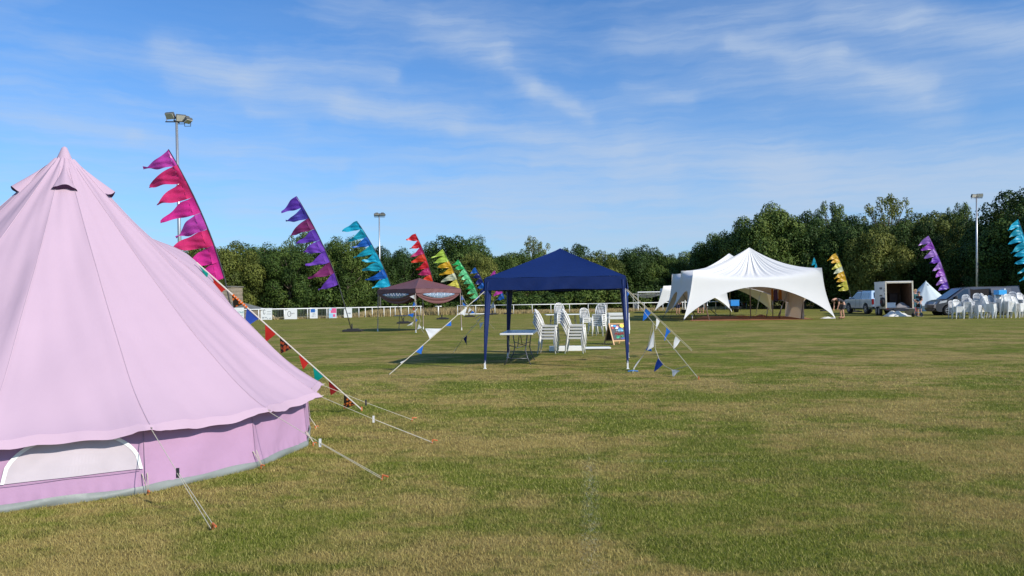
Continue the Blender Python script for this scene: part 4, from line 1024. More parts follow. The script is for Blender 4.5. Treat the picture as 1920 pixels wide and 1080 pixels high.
b = MB(); stroke(b, [(-.25, .215), (-.1, .225), (.05, .21), (.25, .225)], .02); b.build('painted_underline', paint['red'], r)

r.scale = (.97, .97, .80)
# ------------------------------------------------------------------ white stretch marquees
stretch = mat('white_stretch_fabric', (.80, .79, .77), .7, var=.03, scale=1.5, bump=.12, bscale=4, trans=.16, tcol=(.62, .46, .28), spec=.25)
def marquee(label, T, Fo, peak, arch, group, wall=None, poles=()):
    """T tops of the perimeter poles, Fo tips of the leg sails, arch: crown height of the opening of each side"""
    base = Vector((peak.x, peak.y, 0)); root = thing('marquee', label, 'marquee', base, 0, group)
    n = len(T); C0 = sum(T, Vector())/n; b = MB().at(base)
    for i in range(n):
        Ta, Tb, Fa, Fb = T[i], T[(i+1) % n], Fo[i], Fo[(i+1) % n]; ah = arch[i]; L_ = (Tb-Ta).length
        sag = min(.42, .055*L_)
        def f(u, v):
            S = Ta.lerp(Tb, u); S.z -= sag*4*u*(1-u)*1.1; inn = (C0-S); inn.z = 0; S += inn*.03*4*u*(1-u)
            if v < .5:
                t = v*2; p = peak.lerp(S, t); p.z = peak.z-(peak.z-S.z)*(1-(1-t)**2.1)
                r_ = math.sin(math.pi*min(1, t*1.05))
                p.z += (.045*math.sin(u*62+i)+.035*math.sin(u*111))*r_*(1-.5*t)*smooth(.05, .2, t)*math.sin(math.pi*u)**.3
                return p
            t = (v-.5)*2; B_ = Fa.lerp(Fb, u); s = math.sin(math.pi*u); z0 = Fa.z+(Fb.z-Fa.z)*u
            B_.z = z0+(ah-z0)*(s**.62); q = S.copy(); k = s**.5*.8; B_.x = B_.x*(1-k)+q.x*k; B_.y = B_.y*(1-k)+q.y*k
            p = S.lerp(B_, t); w_ = math.sin(math.pi*t)*(1-s)*.16*(Ta-Fa).length*.5
            inn = C0-p; inn.z = 0; p += inn.normalized()*w_*.6
            return p
        nu, nv = 120, 30
        A3 = np.array([[f(a_/nu, c_/nv)[:] for a_ in range(nu+1)] for c_ in range(nv+1)])
        wu = np.sin(np.pi*np.arange(nu+1)/nu)[None, :, None]**.35
        for _ in range(14): A3[1:-1] += (((A3[:-2]+A3[2:])*.5-A3[1:-1])*.5)*wu
        b.grid(lambda u, v: Vector(A3[int(round(v*nv)), int(round(u*nu))]), nu, nv)
    b.build('canopy', stretch, root, smooth=True, auto=R(40))
    for i, (a, c) in enumerate(poles):
        q = MB().at(base); q.tube([a, c], .035, 8); q.build('pole', mat('aluminium', (.5, .5, .5), .35, metal=.7), root, smooth=True)
    for i in range(n):
        q = MB().at(base); d = (Fo[i]-T[i]); d.z = 0; d = d.normalized() if d.length > .1 else Vector((0, -1, 0)); g_ = Fo[i]+d*.35; g_.z = 0
        q.tube([Fo[i], g_], .012, 5); q.tube([g_+Vector((0, 0, .05)), g_+Vector((0, 0, -.05))], .02, 5); q.build('ground_strap', dark_metal, root)
    if wall:
        q = MB().at(base); a, c, za, zc = wall
        q.grid(lambda u, v: Vector((*a.lerp(c, u).xy, 0)) + Vector((.10*math.sin(u*9)*math.sin(v*3), .05*math.sin(u*15+v), (za+(zc-za)*u-.15*math.sin(u*math.pi))*v)), 20, 12); q.build('side_wall', stretch, root, smooth=True)
    return root
def PX(px, py, Y): return P(px, py, Y)
T1 = [PX(1300, 507, 47), PX(1541, 502, 47), Vector((20.3, 53.5, 3.2)), PX(1261, 514, 53.6), PX(1277, 508, 50.2)]
F1 = [G(1281, 602, .03), G(1567, 598, .03), Vector((21.3, 54.6, .05)), PX(1246, 591, 55), PX(1260, 581, 52)]
pk1 = PX(1405, 464, 50.2)
marquee('large white stretch marquee with a single pointed peak and wide front arch', T1, F1, pk1, [P(1400, 538, 47).z, 1.3, 2.2, 1.9, 1.9], 'white stretch marquees',
        wall=(Vector((18.75, 48.0, 0)), Vector((20.15, 55.2, 0)), 2.5, 2.9),
        poles=[(Vector((pk1.x, pk1.y, 0)), pk1), (T1[0]+Vector((.45, .9, -.28)), GX(1330, 48.2)), (T1[1]+Vector((-.6, .9, -.3)), GX(1502, 48.6)), (PX(1466, 573, 48.5), G(1461, 598)), (PX(1449, 545, 51), GX(1449, 51)), (PX(1440, 575, 52), GX(1437, 52)), (GX(1298, 48.5), PX(1298, 590, 48.5)),
               (T1[3], GX(1305, 54.5)), (T1[2], Vector((19.2, 54, 0)))])
T2 = [PX(1260, 515, 54.4), Vector((20.4, 54.4, 3.1)), Vector((20.6, 61, 3.1)), Vector((13.6, 61, 2.9))]
F2 = [PX(1247, 589, 56), Vector((21.4, 55.2, .05)), Vector((21.6, 62, .05)), Vector((12.6, 62, .05))]
pk2 = PX(1367, 475, 57.4)
marquee('second white marquee linked behind the big one, its peak and left flank showing', T2, F2, pk2, [2.2, 2.2, 2.3, 2.0], 'white stretch marquees', poles=[(Vector((pk2.x, pk2.y, 0)), pk2), (T2[3], GX(1345, 60.5)), (T2[2], Vector((19.7, 60.5, 0)))])
T3 = [PX(1244, 536, 72), PX(1362, 540, 72), Vector((22.3, 79, 2.5)), PX(1238, 541, 79)]
F3 = [PX(1227, 584, 72), PX(1373, 586, 71.6), Vector((23.2, 80, .05)), PX(1231, 583, 79)]
pk3 = PX(1302, 520, 75.5)
marquee('small far white marquee partly hidden behind the left legs of the bigger ones', T3, F3, pk3, [2.0, 1.6, 1.9, 1.7], 'white stretch marquees', poles=[(Vector((pk3.x, pk3.y, 0)), pk3), (PX(1326, 566, 72), GX(1326, 72)), (PX(1342, 562, 73), GX(1342, 73))])
# matting under the marquee
cen = Vector((15.6, 50.5, 0)); b = MB()
def matp(u, v):
    a0, a1, b0, b1 = G(1292, 602), G(1528, 599), G(1318, 593.5), G(1492, 592.5); p = a0.lerp(a1, u).lerp(b0.lerp(b1, u), v)
    p.z = .008+.035*abs(math.sin(u*14+v*3))*math.sin(math.pi*u)*math.sin(math.pi*v)+.16*math.exp(-((u-.62)/.05)**2-((v-.75)/.2)**2)+.14*math.exp(-((u-.42)/.07)**2-((v-.6)/.2)**2)
    return p-cen
b.grid(matp, 50, 24)
mm_ = mat('rust_matting', (.33, .10, .035), .9, var=.5, scale=.7, bump=.5, bscale=3)
t_ = mm_.node_tree; mx_ = [x for x in t_.nodes if x.type == 'MIX'][0]; mx_.inputs[6].default_value = (.20, .035, .02, 1); mx_.inputs[7].default_value = (.46, .21, .08, 1)
o = b.build('floor_matting', mm_, smooth=True); o.location = cen; tag(o, 'rust red and sandy matting spread under the white marquee', 'matting')
# clothes hanging in the marquee
def garment(label, x0, x1, y0, y1, Y, m):
    a = P((x0+x1)/2, y0, Y); w_ = (x1-x0)/F*Y; h = (y1-y0)/F*Y; b = MB()
    b.grid(lambda u, v: Vector(((u-.5)*w_*(.7+.3*v+.12*math.sin(v*5)), .06*math.sin(u*14+v*2)+.05*math.cos(2*math.pi*u), -h*v-.04*math.sin(u*9)*v-.03*abs(u-.5)*(1-v))), 14, 10)
    o = b.build('hanging_garment', m, smooth=True, solid=.02); o.location = a; tag(o, label, 'garment', 'clothes hanging inside the marquee')
garment('thin orange garment hanging left of the purple one inside the marquee', 1446.5, 1449.8, 541, 562, 50.9, mat('orange_cotton', (.55, .22, .05), .8))
garment('purple garment hanging between two orange ones inside the marquee', 1450.8, 1459.2, 543, 564, 51, mat('purple_cotton', (.13, .08, .22), .8))
garment('wide orange garment hanging right of the purple one inside the marquee', 1459.8, 1466.5, 543, 562, 51.1, mat('orange_cotton', (.55, .22, .05), .8))
# small blue cart and buckets beyond the marquee
p = GX(1376, 79); r = thing('cart', 'small bright blue two-wheeled cart beyond the marquee arch', 'cart', p, R(5))
b = MB(); b.box((0, 0, .82), (.95, .7, .60)); b.build('body', mat('cart_blue', (.02, .22, .62), .4), r, bevel=.04); b = MB(); b.box((0, 0, 1.14), (1.0, .75, .05)); b.build('lid', mat('cart_blue_lid', (.04, .32, .75), .4), r, bevel=.01)
for s in (-1, 1):
    b = MB(); b.lathe([(.0, -.04), (.2, -.04), (.26, -.02), (.26, .02), (.2, .04), (0, .04)], 16, 'X', (s*.3, -.3, .26)); b.build('wheel', rubber, r)
b = MB(); b.box((0, 0, .48), (.8, .5, .06)); b.tube([(.45, 0, .5), (.75, 0, .4), (.75, 0, 0)], .025, 6); b.build('chassis', dark_metal, r)
def bucket(label, px, Y):
    p = GX(px, Y); r = thing('bucket', label, 'bucket', p, 0, 'black buckets near the marquees'); b = MB(); b.lathe([(0, 0), (.2, 0), (.28, .36), (.3, .36), (.3, .33), (.27, .33), (.19, .03), (0, .03)], 16); b.build('tub', black_plastic, r, smooth=True)
    b = MB(); b.tube([(-.29, 0, .34), (-.2, 0, .42), (0, 0, .46), (.2, 0, .42), (.29, 0, .34)], .012, 5); b.build('handle', dark_metal, r)
bucket('black bucket on the grass to the right below the blue cart', 1380.5, 72); bucket('black bucket by the person behind the marquee\'s left leg', 1282, 70)

# ------------------------------------------------------------------ bunting on the far railing
def rail_bunting(label, x0, x1, n, cols, seed):
    rnd = random.Random(seed); a = GX(x0, railY(x0, CP)-.15); c = GX(x1, railY(x1, CP)-.15); a.z = c.z = .86
    fl = []
    for i in range(n):
        q = a.lerp(c, (i+.5)/n); d = (c-a).normalized()*.16; fl.append((q-d, q+d, q+Vector((rnd.uniform(-.06, .06), 0, -.42)), cols[i % len(cols)]))
    return bunting(label, [[a, c]], fl, group='bunting along the far railing', rad=.015)
rail_bunting('small red, blue and white pennants on the far railing seen through the marquee arch', 1384, 1436, 12, ['royal', 'white', 'red', 'royal', 'dred', 'teal'], 1)
rail_bunting('small pennants on the far railing between the marquee and the bending person', 1512, 1572, 14, ['dred', 'royal', 'white', 'royal', 'red'], 2)
rail_bunting('small pennants on the far railing between the bending person and the pickup', 1578, 1600, 6, ['royal', 'white', 'red'], 3)
# ------------------------------------------------------------------ vehicles
def arc(cx, cz, r, a0, a1, n=9): return [(cx+r*math.cos(R(a0+(a1-a0)*i/(n-1))), cz+r*math.sin(R(a0+(a1-a0)*i/(n-1)))) for i in range(n)]
def prism(b, prof, y0, y1):
    n = len(prof); i = b.pts([(x, y0, z) for x, z in prof]+[(x, y1, z) for x, z in prof])
    b.f.append(tuple(i+k for k in range(n))); b.f.append(tuple(i+n+k for k in reversed(range(n))))
    for k in range(n): k2 = (k+1) % n; b.f.append((i+k2, i+k, i+n+k, i+n+k2))
def cabin(b, bot, top, wb, wt):
    """loft from outline bot to outline top (same count) with half widths wb, wt"""
    n = len(bot); i = b.pts([(x, wb, z) for x, z in bot]+[(x, wt, z) for x, z in top]+[(x, -wt, z) for x, z in top]+[(x, -wb, z) for x, z in bot])
    for k in range(n-1):
        for q in range(3): b.f.append((i+q*n+k, i+q*n+k+1, i+(q+1)*n+k+1, i+(q+1)*n+k))
    for e in (0, n-1): b.f.append((i+e, i+n+e, i+2*n+e, i+3*n+e))
def wheel(root, x, y, r, w, rimm, side):
    b = MB(); b.lathe([(r*.62, -w/2), (r*.9, -w/2), (r, -w*.3), (r, w*.3), (r*.9, w/2), (r*.62, w/2)], 28, 'Y', (x, y, r)); wo = b.build('wheel', rubber, root, smooth=True)
    yo = y+side*w*.40; b = MB(); b.lathe([(r*.66, -.02), (r*.66, .015), (r*.56, .02), (r*.56, -.03)], 24, 'Y', (x, yo, r)); b.lathe([(0, 0), (r*.16, 0), (r*.16, .03*side), (0, .03*side)], 12, 'Y', (x, yo, r))
    for k in range(5):
        a = k*2*math.pi/5; b.beam((x+r*.1*math.cos(a), yo, r+r*.1*math.sin(a)), (x+r*.6*math.cos(a), yo, r+r*.6*math.sin(a)), r*.17, .03)
    b.build('rim', rimm, wo); b = MB(); b.lathe([(0, 0), (r*.6, 0)], 20, 'Y', (x, y+side*w*.1, r)); b.build('brake_disc', dark_metal, wo)
    return wo
rimm = mat('alloy_rim', (.6, .6, .6), .35, metal=.5)
glassm = glass_mat('tinted_glass', (.012, .014, .018))
def sidequad(b, pts, yb, slope, zb, off, s):
    """panel on the sloping cabin side: y = s*(yb - slope*(z-zb)) + off"""
    b.face([(x, s*(yb-slope*(z-zb)+off), z) for x, z in (pts if s > 0 else pts[::-1])])

# van: x forward, 5.6 long
def van(label, loc, rz):
    r = thing('van', label, 'van', loc, rz); body = mat('grey_metallic', (.085, .085, .098), .32, metal=.55, var=.08, coat=.7)
    wf, wr_ = 1.95, -1.75; wr = .345
    prof = [(-2.78, .45), (-2.8, .9), (-2.78, 1.12), (1.62, 1.12), (2.35, 1.06), (2.62, .95), (2.74, .78), (2.78, .5), (2.70, .28), (2.55, .26)]
    low = [(-2.78, .45)]+[(-2.74, .28), (wr_-.44, .28)]+[(x, z) for x, z in arc(wr_, wr, .44, 190, -10)]+[(wf-.44, .26)]+arc(wf, wr, .44, 190, -10)+[(2.6, .26), (2.74, .34), (2.80, .52), (2.77, .78), (2.64, .96), (2.30, 1.08), (1.62, 1.16), (-2.80, 1.16), (-2.82, .9)]
    b = MB(); prism(b, low, .93, -.93); b.build('body', body, r, bevel=.05)
    bot = [(2.05, 1.10), (1.62, 1.14), (0, 1.15), (-2.79, 1.15)]; 
    b = MB(); B0 = [(2.08, 1.06), (1.75, 1.10), (.6, 1.12), (-2.80, 1.12)]; T0 = [(.98, 1.86), (.72, 1.93), (.2, 1.97), (-2.66, 1.95)]
    cabin(b, B0, T0, .925, .80)
    i0 = 0
    b.face([(T0[k][0], .80, T0[k][1]) for k in range(4)]+[(T0[k][0], -.80, T0[k][1]) for k in reversed(range(4))])
    b.build('cab_and_roof', body, r, bevel=.04)
    sl = (.925-.80)/(1.93-1.11)
    for s in (1, -1):
        b = MB(); sidequad(b, [(1.72, 1.17), (.62, 1.17), (.62, 1.80), (.86, 1.80)], .925, sl, 1.11, .006, s); b.build('front_window', glassm, r)
        if s > 0:
            b = MB(); sidequad(b, [(.50, .42), (-.75, .42), (-.75, 1.86), (.50, 1.86)], .925, 0, 1.11, -.001, s)
            b.M = None; b.v = [(x, .934 if z < 1.11 else .925-sl*(z-1.11)+.008, z) for x, y, z in b.v]
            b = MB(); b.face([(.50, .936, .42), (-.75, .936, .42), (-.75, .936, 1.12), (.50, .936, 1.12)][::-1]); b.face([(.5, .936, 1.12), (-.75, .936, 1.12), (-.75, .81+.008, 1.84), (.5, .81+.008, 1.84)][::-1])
            b.build('doorway_shade_panel', mat('interior_shade', (.008, .006, .008), .9), r)  # near-black panel on the closed body side, standing for the shaded inside
            b = MB(); b.box((-1.45, .965, .98), (1.30, .035, 1.1)); b.face([(-.8, .96, 1.53), (-2.1, .96, 1.53), (-2.1, .87, 1.86), (-.8, .87, 1.86)]); b.build('slid_back_door', body, r, bevel=.01)
            b = MB(); b.face([(-.95, .99, 1.2), (-1.95, .99, 1.2), (-1.95, .99, 1.5), (-.95, .99, 1.5)]); b.build('side_panel', mat('grey_metallic_light', (.12, .12, .135), .35, metal=.5, coat=.6), r)
        b = MB(); b.box((1.50, s*1.06, 1.22), (.12, .20, .26)); b.build('mirror', black_plastic, r, bevel=.03)
        b = MB(); b.face([(2.50, s*.935, .98), (2.05, s*.937, 1.07), (2.1, s*.937, .92), (2.60, s*.935, .82)][::s]); b.face([(2.68, s*.55, .95), (2.50, s*.935, 1.0), (2.62, s*.935, .80), (2.80, s*.55, .78)][::-s]); b.build('headlight', mat('headlight', (.5, .52, .55), .1, spec=1, coat=1), r)
        b = MB(); b.box((-2.81, s*.84, 1.15), (.03, .12, .5)); b.build('tail_light', mat('tail_light', (.16, .006, .006), .2), r)
        b = MB(); b.box((.55, s*.934, .85), (.012, .012, 1.1)); b.box((1.62, s*.934, .78), (.012, .012, .7)); b.box((-.1, s*.938, .50), (3.0, .02, .10)); b.build('side_trim', black_plastic, r)
        for x in (wf, wr_):
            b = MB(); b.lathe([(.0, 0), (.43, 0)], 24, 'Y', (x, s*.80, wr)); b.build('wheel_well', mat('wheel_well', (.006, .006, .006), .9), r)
            wheel(r, x, s*.84, wr, .22, rimm, s)
    b = MB(); b.face([(2.03, .80, 1.13), (2.03, -.80, 1.13), (1.00, -.72, 1.85), (1.00, .72, 1.85)]); 
    b.v = [(x+.02, y, z+.02) for x, y, z in b.v]; b.build('windscreen', glassm, r)
    b = MB(); b.box((2.80, 0, .62), (.03, 1.1, .22)); b.box((2.79, 0, .38), (.05, 1.5, .12)); b.build('grille', black_plastic, r, bevel=.01)
    return r
fr = GX(1744, 52.7); rr = GX(1904, 52.0); d = (fr-rr); mid = (fr+rr)/2; 
v = van('dark grey panel van with its side door slid open, parked behind the white chair stacks', mid, math.atan2(d.y, d.x)); v.scale = (d.length/5.6,)*2+(1.0,)
v.scale = (d.length/5.6, 1, 1.0)

# pickup with canopy: x forward
def pickup(label, loc, rz):
    r = thing('pickup_truck', label, 'pickup', loc, rz); body = mat('silver_blue_paint', (.30, .40, .52), .3, metal=.5, var=.06, coat=.8)
    wf, wb, wr = 1.62, -1.55, .39
    low = [(-2.6, .55), (wb-.5, .52)]+arc(wb, wr, .5, 180, 0)+[(wf-.5, .48)]+arc(wf, wr, .5, 180, 0)+[(2.5, .48), (2.6, .6), (2.58, 1.0), (2.3, 1.12), (1.15, 1.18), (-2.6, 1.18)]
    b = MB(); prism(b, low, .9, -.9); b.build('body', body, r, bevel=.05)
    b = MB(); cabin(b, [(1.25, 1.16), (.9, 1.16), (-.45, 1.16), (-.62, 1.16)], [(.45, 1.70), (.30, 1.76), (-.40, 1.78), (-.58, 1.76)], .88, .72)
    b.face([(.45, .72, 1.70), (.30, .72, 1.76), (-.40, .72, 1.78), (-.58, .72, 1.76), (-.58, -.72, 1.76), (-.40, -.72, 1.78), (.30, -.72, 1.76), (.45, -.72, 1.70)]); b.build('cab', body, r, bevel=.03)
    b = MB(); cabin(b, [(-.66, 1.16), (-2.0, 1.16), (-2.55, 1.16)], [(-.66, 1.84), (-2.0, 1.84), (-2.35, 1.80)], .88, .74); b.face([(-.66, .74, 1.84), (-2, .74, 1.84), (-2.35, .74, 1.80), (-2.35, -.74, 1.80), (-2, -.74, 1.84), (-.66, -.74, 1.84)]); b.build('rear_canopy', body, r, bevel=.03)
    sl = .16/.6
    for s in (1, -1):
        b = MB(); sidequad(b, [(1.0, 1.2), (.28, 1.2), (.28, 1.68), (.44, 1.68)], .88, sl, 1.16, .008, s); sidequad(b, [(.22, 1.2), (-.5, 1.2), (-.5, 1.68), (.22, 1.68)], .88, sl, 1.16, .008, s); b.build('side_window', glassm, r)
        b = MB(); sidequad(b, [(-.85, 1.28), (-2.05, 1.28), (-2.0, 1.66), (-.85, 1.66)], .88, .14/.68, 1.16, .008, s); b.build('canopy_window', glass_mat('canopy_glass', (.10, .16, .24)), r)
        b = MB(); b.box((1.0, s*1.0, 1.25), (.1, .18, .16)); b.build('mirror', body, r, bevel=.02)
        b = MB(); b.box((-2.61, s*.80, .98), (.04, .16, .42)); b.build('tail_light', mat('tail_light', (.16, .006, .006), .2), r)
        b = MB(); b.box((2.56, s*.68, .92), (.06, .34, .2)); b.build('headlight', mat('headlight', (.5, .52, .55), .1), r, bevel=.02)
        b = MB(); b.box((.25, s*.902, .85), (.012, .012, .6)); b.box((-.52, s*.902, .85), (.012, .012, .6)); b.box((-.05, s*.93, .45), (2.2, .12, .05)); b.build('side_trim', black_plastic, r)
        for x in (wf, wb):
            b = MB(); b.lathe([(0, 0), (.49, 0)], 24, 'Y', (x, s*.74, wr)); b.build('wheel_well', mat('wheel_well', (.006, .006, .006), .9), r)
            wheel(r, x, s*.79, wr, .26, rimm, s)
    b = MB(); b.face([(1.20, .74, 1.2), (1.20, -.74, 1.2), (.47, -.66, 1.69), (.47, .66, 1.69)]); b.v = [(x+.02, y, z+.01) for x, y, z in b.v]; b.build('windscreen', glassm, r)
    b = MB(); b.face([(-2.53, .66, 1.28), (-2.53, -.66, 1.28), (-2.40, -.62, 1.7), (-2.40, .62, 1.7)]); b.v = [(x-.012, y, z) for x, y, z in b.v]; b.build('rear_window', glassm, r)
    b = MB(); b.box((-2.68, 0, .52), (.14, 1.7, .16)); b.build('rear_bumper', black_plastic, r, bevel=.02)
    b = MB(); b.box((-.3, .66, 1.83), (1.2, .04, .05)); b.box((-.3, -.66, 1.83), (1.2, .04, .05)); b.build('roof_rail', grey_metal, r)
    return r
hd = Vector((.03, 1, 0)).normalized()
lc = GX(1634, 57.6); pc = lc + Vector((hd.y, -hd.x, 0))*.92 + hd*2.6
pickup('silver blue pickup with a rear canopy, hitched in front of the white box trailer', pc, math.atan2(hd.y, hd.x))

# box trailer: x forward, rear face at x=0
rl = GX(1661.5, 52.7); rrt = GX(1712, 52.5); ax = (rrt-rl).normalized(); Wt = (rrt-rl).length; hz = Vector((-ax.y, ax.x, 0)); hz = (hz*.985+ax*.12).normalized()
r = thing('box_trailer', 'white box trailer with its back open towards the field', 'trailer', (rl+rrt)/2, math.atan2(hz.y, hz.x))
hh = P(1662, 528.5, 52.7).z; z0 = .52; Lt = 3.1; hw = Wt/2; wallm = mat('trailer_white', (.72, .73, .73), .4, var=.03); inn = mat('trailer_plywood', (.22, .13, .085), .75, var=.3, scale=3)
b = MB(); b.box((Lt/2, hw-.02, (z0+hh)/2), (Lt, .04, hh-z0)); b.build('side_panel', wallm, r)
b = MB(); b.box((Lt/2, -hw+.02, (z0+hh)/2), (Lt, .04, hh-z0)); b.build('side_panel', wallm, r)
b = MB(); b.box((Lt-.02, 0, (z0+hh)/2), (.04, Wt-.085, hh-z0)); b.build('front_panel', wallm, r)
b = MB(); b.box((Lt/2, 0, hh+.022), (Lt+.04, Wt+.02, .04)); b.build('roof', wallm, r)
b = MB(); b.box((Lt/2, hw-.05, (z0+hh)/2), (Lt-.1, .015, hh-z0-.06)); b.box((Lt/2, -hw+.05, (z0+hh)/2), (Lt-.1, .015, hh-z0-.06)); b.box((Lt-.06, 0, (z0+hh)/2), (.015, Wt-.14, hh-z0-.06)); b.build('lining', inn, r)
b = MB(); b.box((Lt/2, 0, z0+.02), (Lt-.09, Wt-.085, .04)); b.build('floor', mat('trailer_floor', (.1, .08, .07), .8), r)
cream = mat('cream_frame', (.62, .56, .45), .5)
b = MB(); b.box((-.03, hw-.04, (z0+hh)/2+.02), (.06, .09, hh-z0+.04)); b.box((-.03, -hw+.04, (z0+hh)/2+.02), (.06, .09, hh-z0+.04)); b.box((-.032, 0, hh-.05), (.062, Wt-.18, .11)); b.build('rear_frame', cream, r, bevel=.006)
b = MB(); b.box((1.2, 0, .42), (3.6, .9, .1)); b.tube([(Lt, .4, .45), (Lt+1.0, 0, .45), (Lt, -.4, .45)], .04, 6); b.box((-.05, 0, .45), (.08, Wt, .12)); b.build('chassis', dark_metal, r)
for s in (1, -1):
    for x in (.55+.45, 1.75):
        wheel(r, x, s*(hw+.12), .32, .2, mat('steel_rim', (.35, .35, .36), .5), s)
    b = MB(); b.box((1.38, s*(hw+.12), .70), (1.6, .24, .04)); b.box((.60, s*(hw+.12), .60), (.04, .24, .22)); b.build('mudguard', mat('trailer_guard', (.55, .56, .56), .5), r, bevel=.01)
    b = MB(); b.box((-.075, s*(hw-.1), .5), (.03, .16, .08)); b.build('tail_light', mat('tail_light', (.16, .006, .006), .2), r)
b = MB(); b.lathe([(.16, -.09), (.3, -.09), (.34, -.04), (.34, .04), (.3, .09), (.16, .09)], 24, 'Y', (.28, hw+.13, .98)); sw = b.build('spare_wheel', rubber, r, smooth=True)
b = MB(); b.lathe([(0, .0), (.18, .02), (.18, .08)], 18, 'Y', (.28, hw+.14, .98)); b.build('rim', mat('red_rim', (.25, .03, .03), .5), sw)
b = MB(); b.box((-.28, -hw+.32, .28), (.04, .62, .62), M=Matrix.Rotation(R(-38), 3, 'Y')); b.build('tailboard', mat('grey_board', (.30, .28, .27), .7), r)
b = MB(); b.box((.25, hw+.003, 1.85), (.18, .006, .26)); b.build('logo', dkink, r); 

for k_, (n_, z_, h_) in enumerate([(8, 1.95, .14), (9, 1.42, .12), (6, 1.24, .10)]): scribble(lambda a_, q_: Vector((1.2-a_, hw+.008, z_+q_)), n_, h_, 50+k_, dkink, r)
scribble(lambda a_, q_: Vector((.25-a_, hw+.010, 1.85+q_)), 1, .15, 3, wallm, r)
b = MB(); b.box((.05, hw+.012, 1.55), (.05, .03, .09)); b.build('door_catch', dark_metal, r)
b = MB()
for z in (1.0, 1.5, 1.95): b.beam((.15, -hw+.10, z), (1.2, -hw+.10, z), .05, .03)
b.beam((.3, -hw+.1, .6), (.3, -hw+.1, 2.2), .04); b.build('shelf_rack', mat('rack_brown', (.16, .1, .07), .7), r)
TR = r
def Mt(p): return Matrix.Translation(TR.location) @ Matrix.Rotation(TR.rotation_euler.z, 4, 'Z') @ Vector(p)
yaw = TR.rotation_euler.z
def cratebox(nm, label, p, dims, m, cat, lidm=None, rz=0):
    q = thing(nm, label, cat, Mt(p), yaw+rz); b = MB(); b.box((0, 0, dims[2]/2), dims); b.build('body', m, q, bevel=.02)
    b = MB(); b.box((0, 0, dims[2]+.015), (dims[0]+.02, dims[1]+.02, .03)); b.build('lid', lidm or m, q, bevel=.008); return q
cratebox('cabinet', 'dark brown cabinet standing deep inside the white box trailer', (2.1, -.05, z0+.045), (.8, .55, 1.0), mat('dark_brown_wood', (.05, .025, .018), .6), 'cabinet')
cratebox('cabinet', 'tall dark locker at the left inside the white box trailer', (2.2, .58, z0+.045), (.7, .45, 1.15), mat('dark_locker', (.03, .018, .018), .6), 'cabinet')
q = cratebox('storage_box', 'silver blue storage box on the left edge of the trailer floor', (.35, .52, z0+.045), (.5, .6, .34), mat('silver_blue_box', (.25, .33, .45), .3, metal=.4), 'box')
b = MB(); b.grid(lambda u, v: Vector(((u-.5)*.7, (v-.5)*.95, .30*math.sin(math.pi*u)**.6*math.sin(math.pi*v)**.6*(1+.25*math.sin(u*9+v*7))+.01)), 16, 16)
o = b.build('folded_canvas', mat('grey_canvas', (.26, .24, .24), .9, bump=.4, bscale=8), smooth=True); o.location = Mt((.42, -.25, z0+.045)); o.rotation_euler.z = yaw; tag(o, 'heap of grey folded canvas on the trailer floor', 'canvas')
def sheetheap(label, loc, sx, sy, h, m, seed):
    rnd = random.Random(seed); ph = [rnd.uniform(0, 6) for _ in range(6)]; b = MB()
    def f(u, v):
        e = (max(0, math.sin(math.pi*u))*max(0, math.sin(math.pi*v)))**.5
        z = h*e*(.62+.2*math.sin(u*11+ph[0]+v*4)+.16*math.sin(v*13+ph[1]-u*5)+.12*abs(math.sin(u*23+v*17+ph[2])))
        return Vector(((u-.5)*sx*(1+.1*math.sin(v*9+ph[3])), (v-.5)*sy*(1+.1*math.sin(u*9+ph[4])), max(.004, z)))
    b.grid(f, 34, 26); o = b.build('crumpled_sheet', m, smooth=True); o.location = loc; tag(o, label, 'sheet'); return o
sheetheap('crumpled white groundsheet heaped on the grass below the open trailer', GX(1681, 51.3), 1.45, 1.0, .42, mat('dirty_white_sheet', (.62, .60, .54), .7, var=.2, scale=5, bump=.4, bscale=7), 4)
sheetheap('low white sheet on the grass beside the bending person', GX(1552, 48.8), .9, .5, .12, mat('white_sheet', (.66, .64, .6), .7), 8)

# pale small bell tent
p = GX(1737, 67); hh_ = P(1736, 531, 67).z
bt2 = bell_tent('bell_tent', 'small pale blue-white bell tent between the trailer and the grey van', p, R(12), 2.15, hh_+.2, 12, mat('pale_canvas', (.62, .70, .72), .85, bump=.2, bscale=4, trans=.15), mat('pale_canvas_wall', (.45, .55, .60), .85, trans=.15), mat('blue_groundsheet', (.05, .2, .32), .6), detail=False, vents=(-100,))

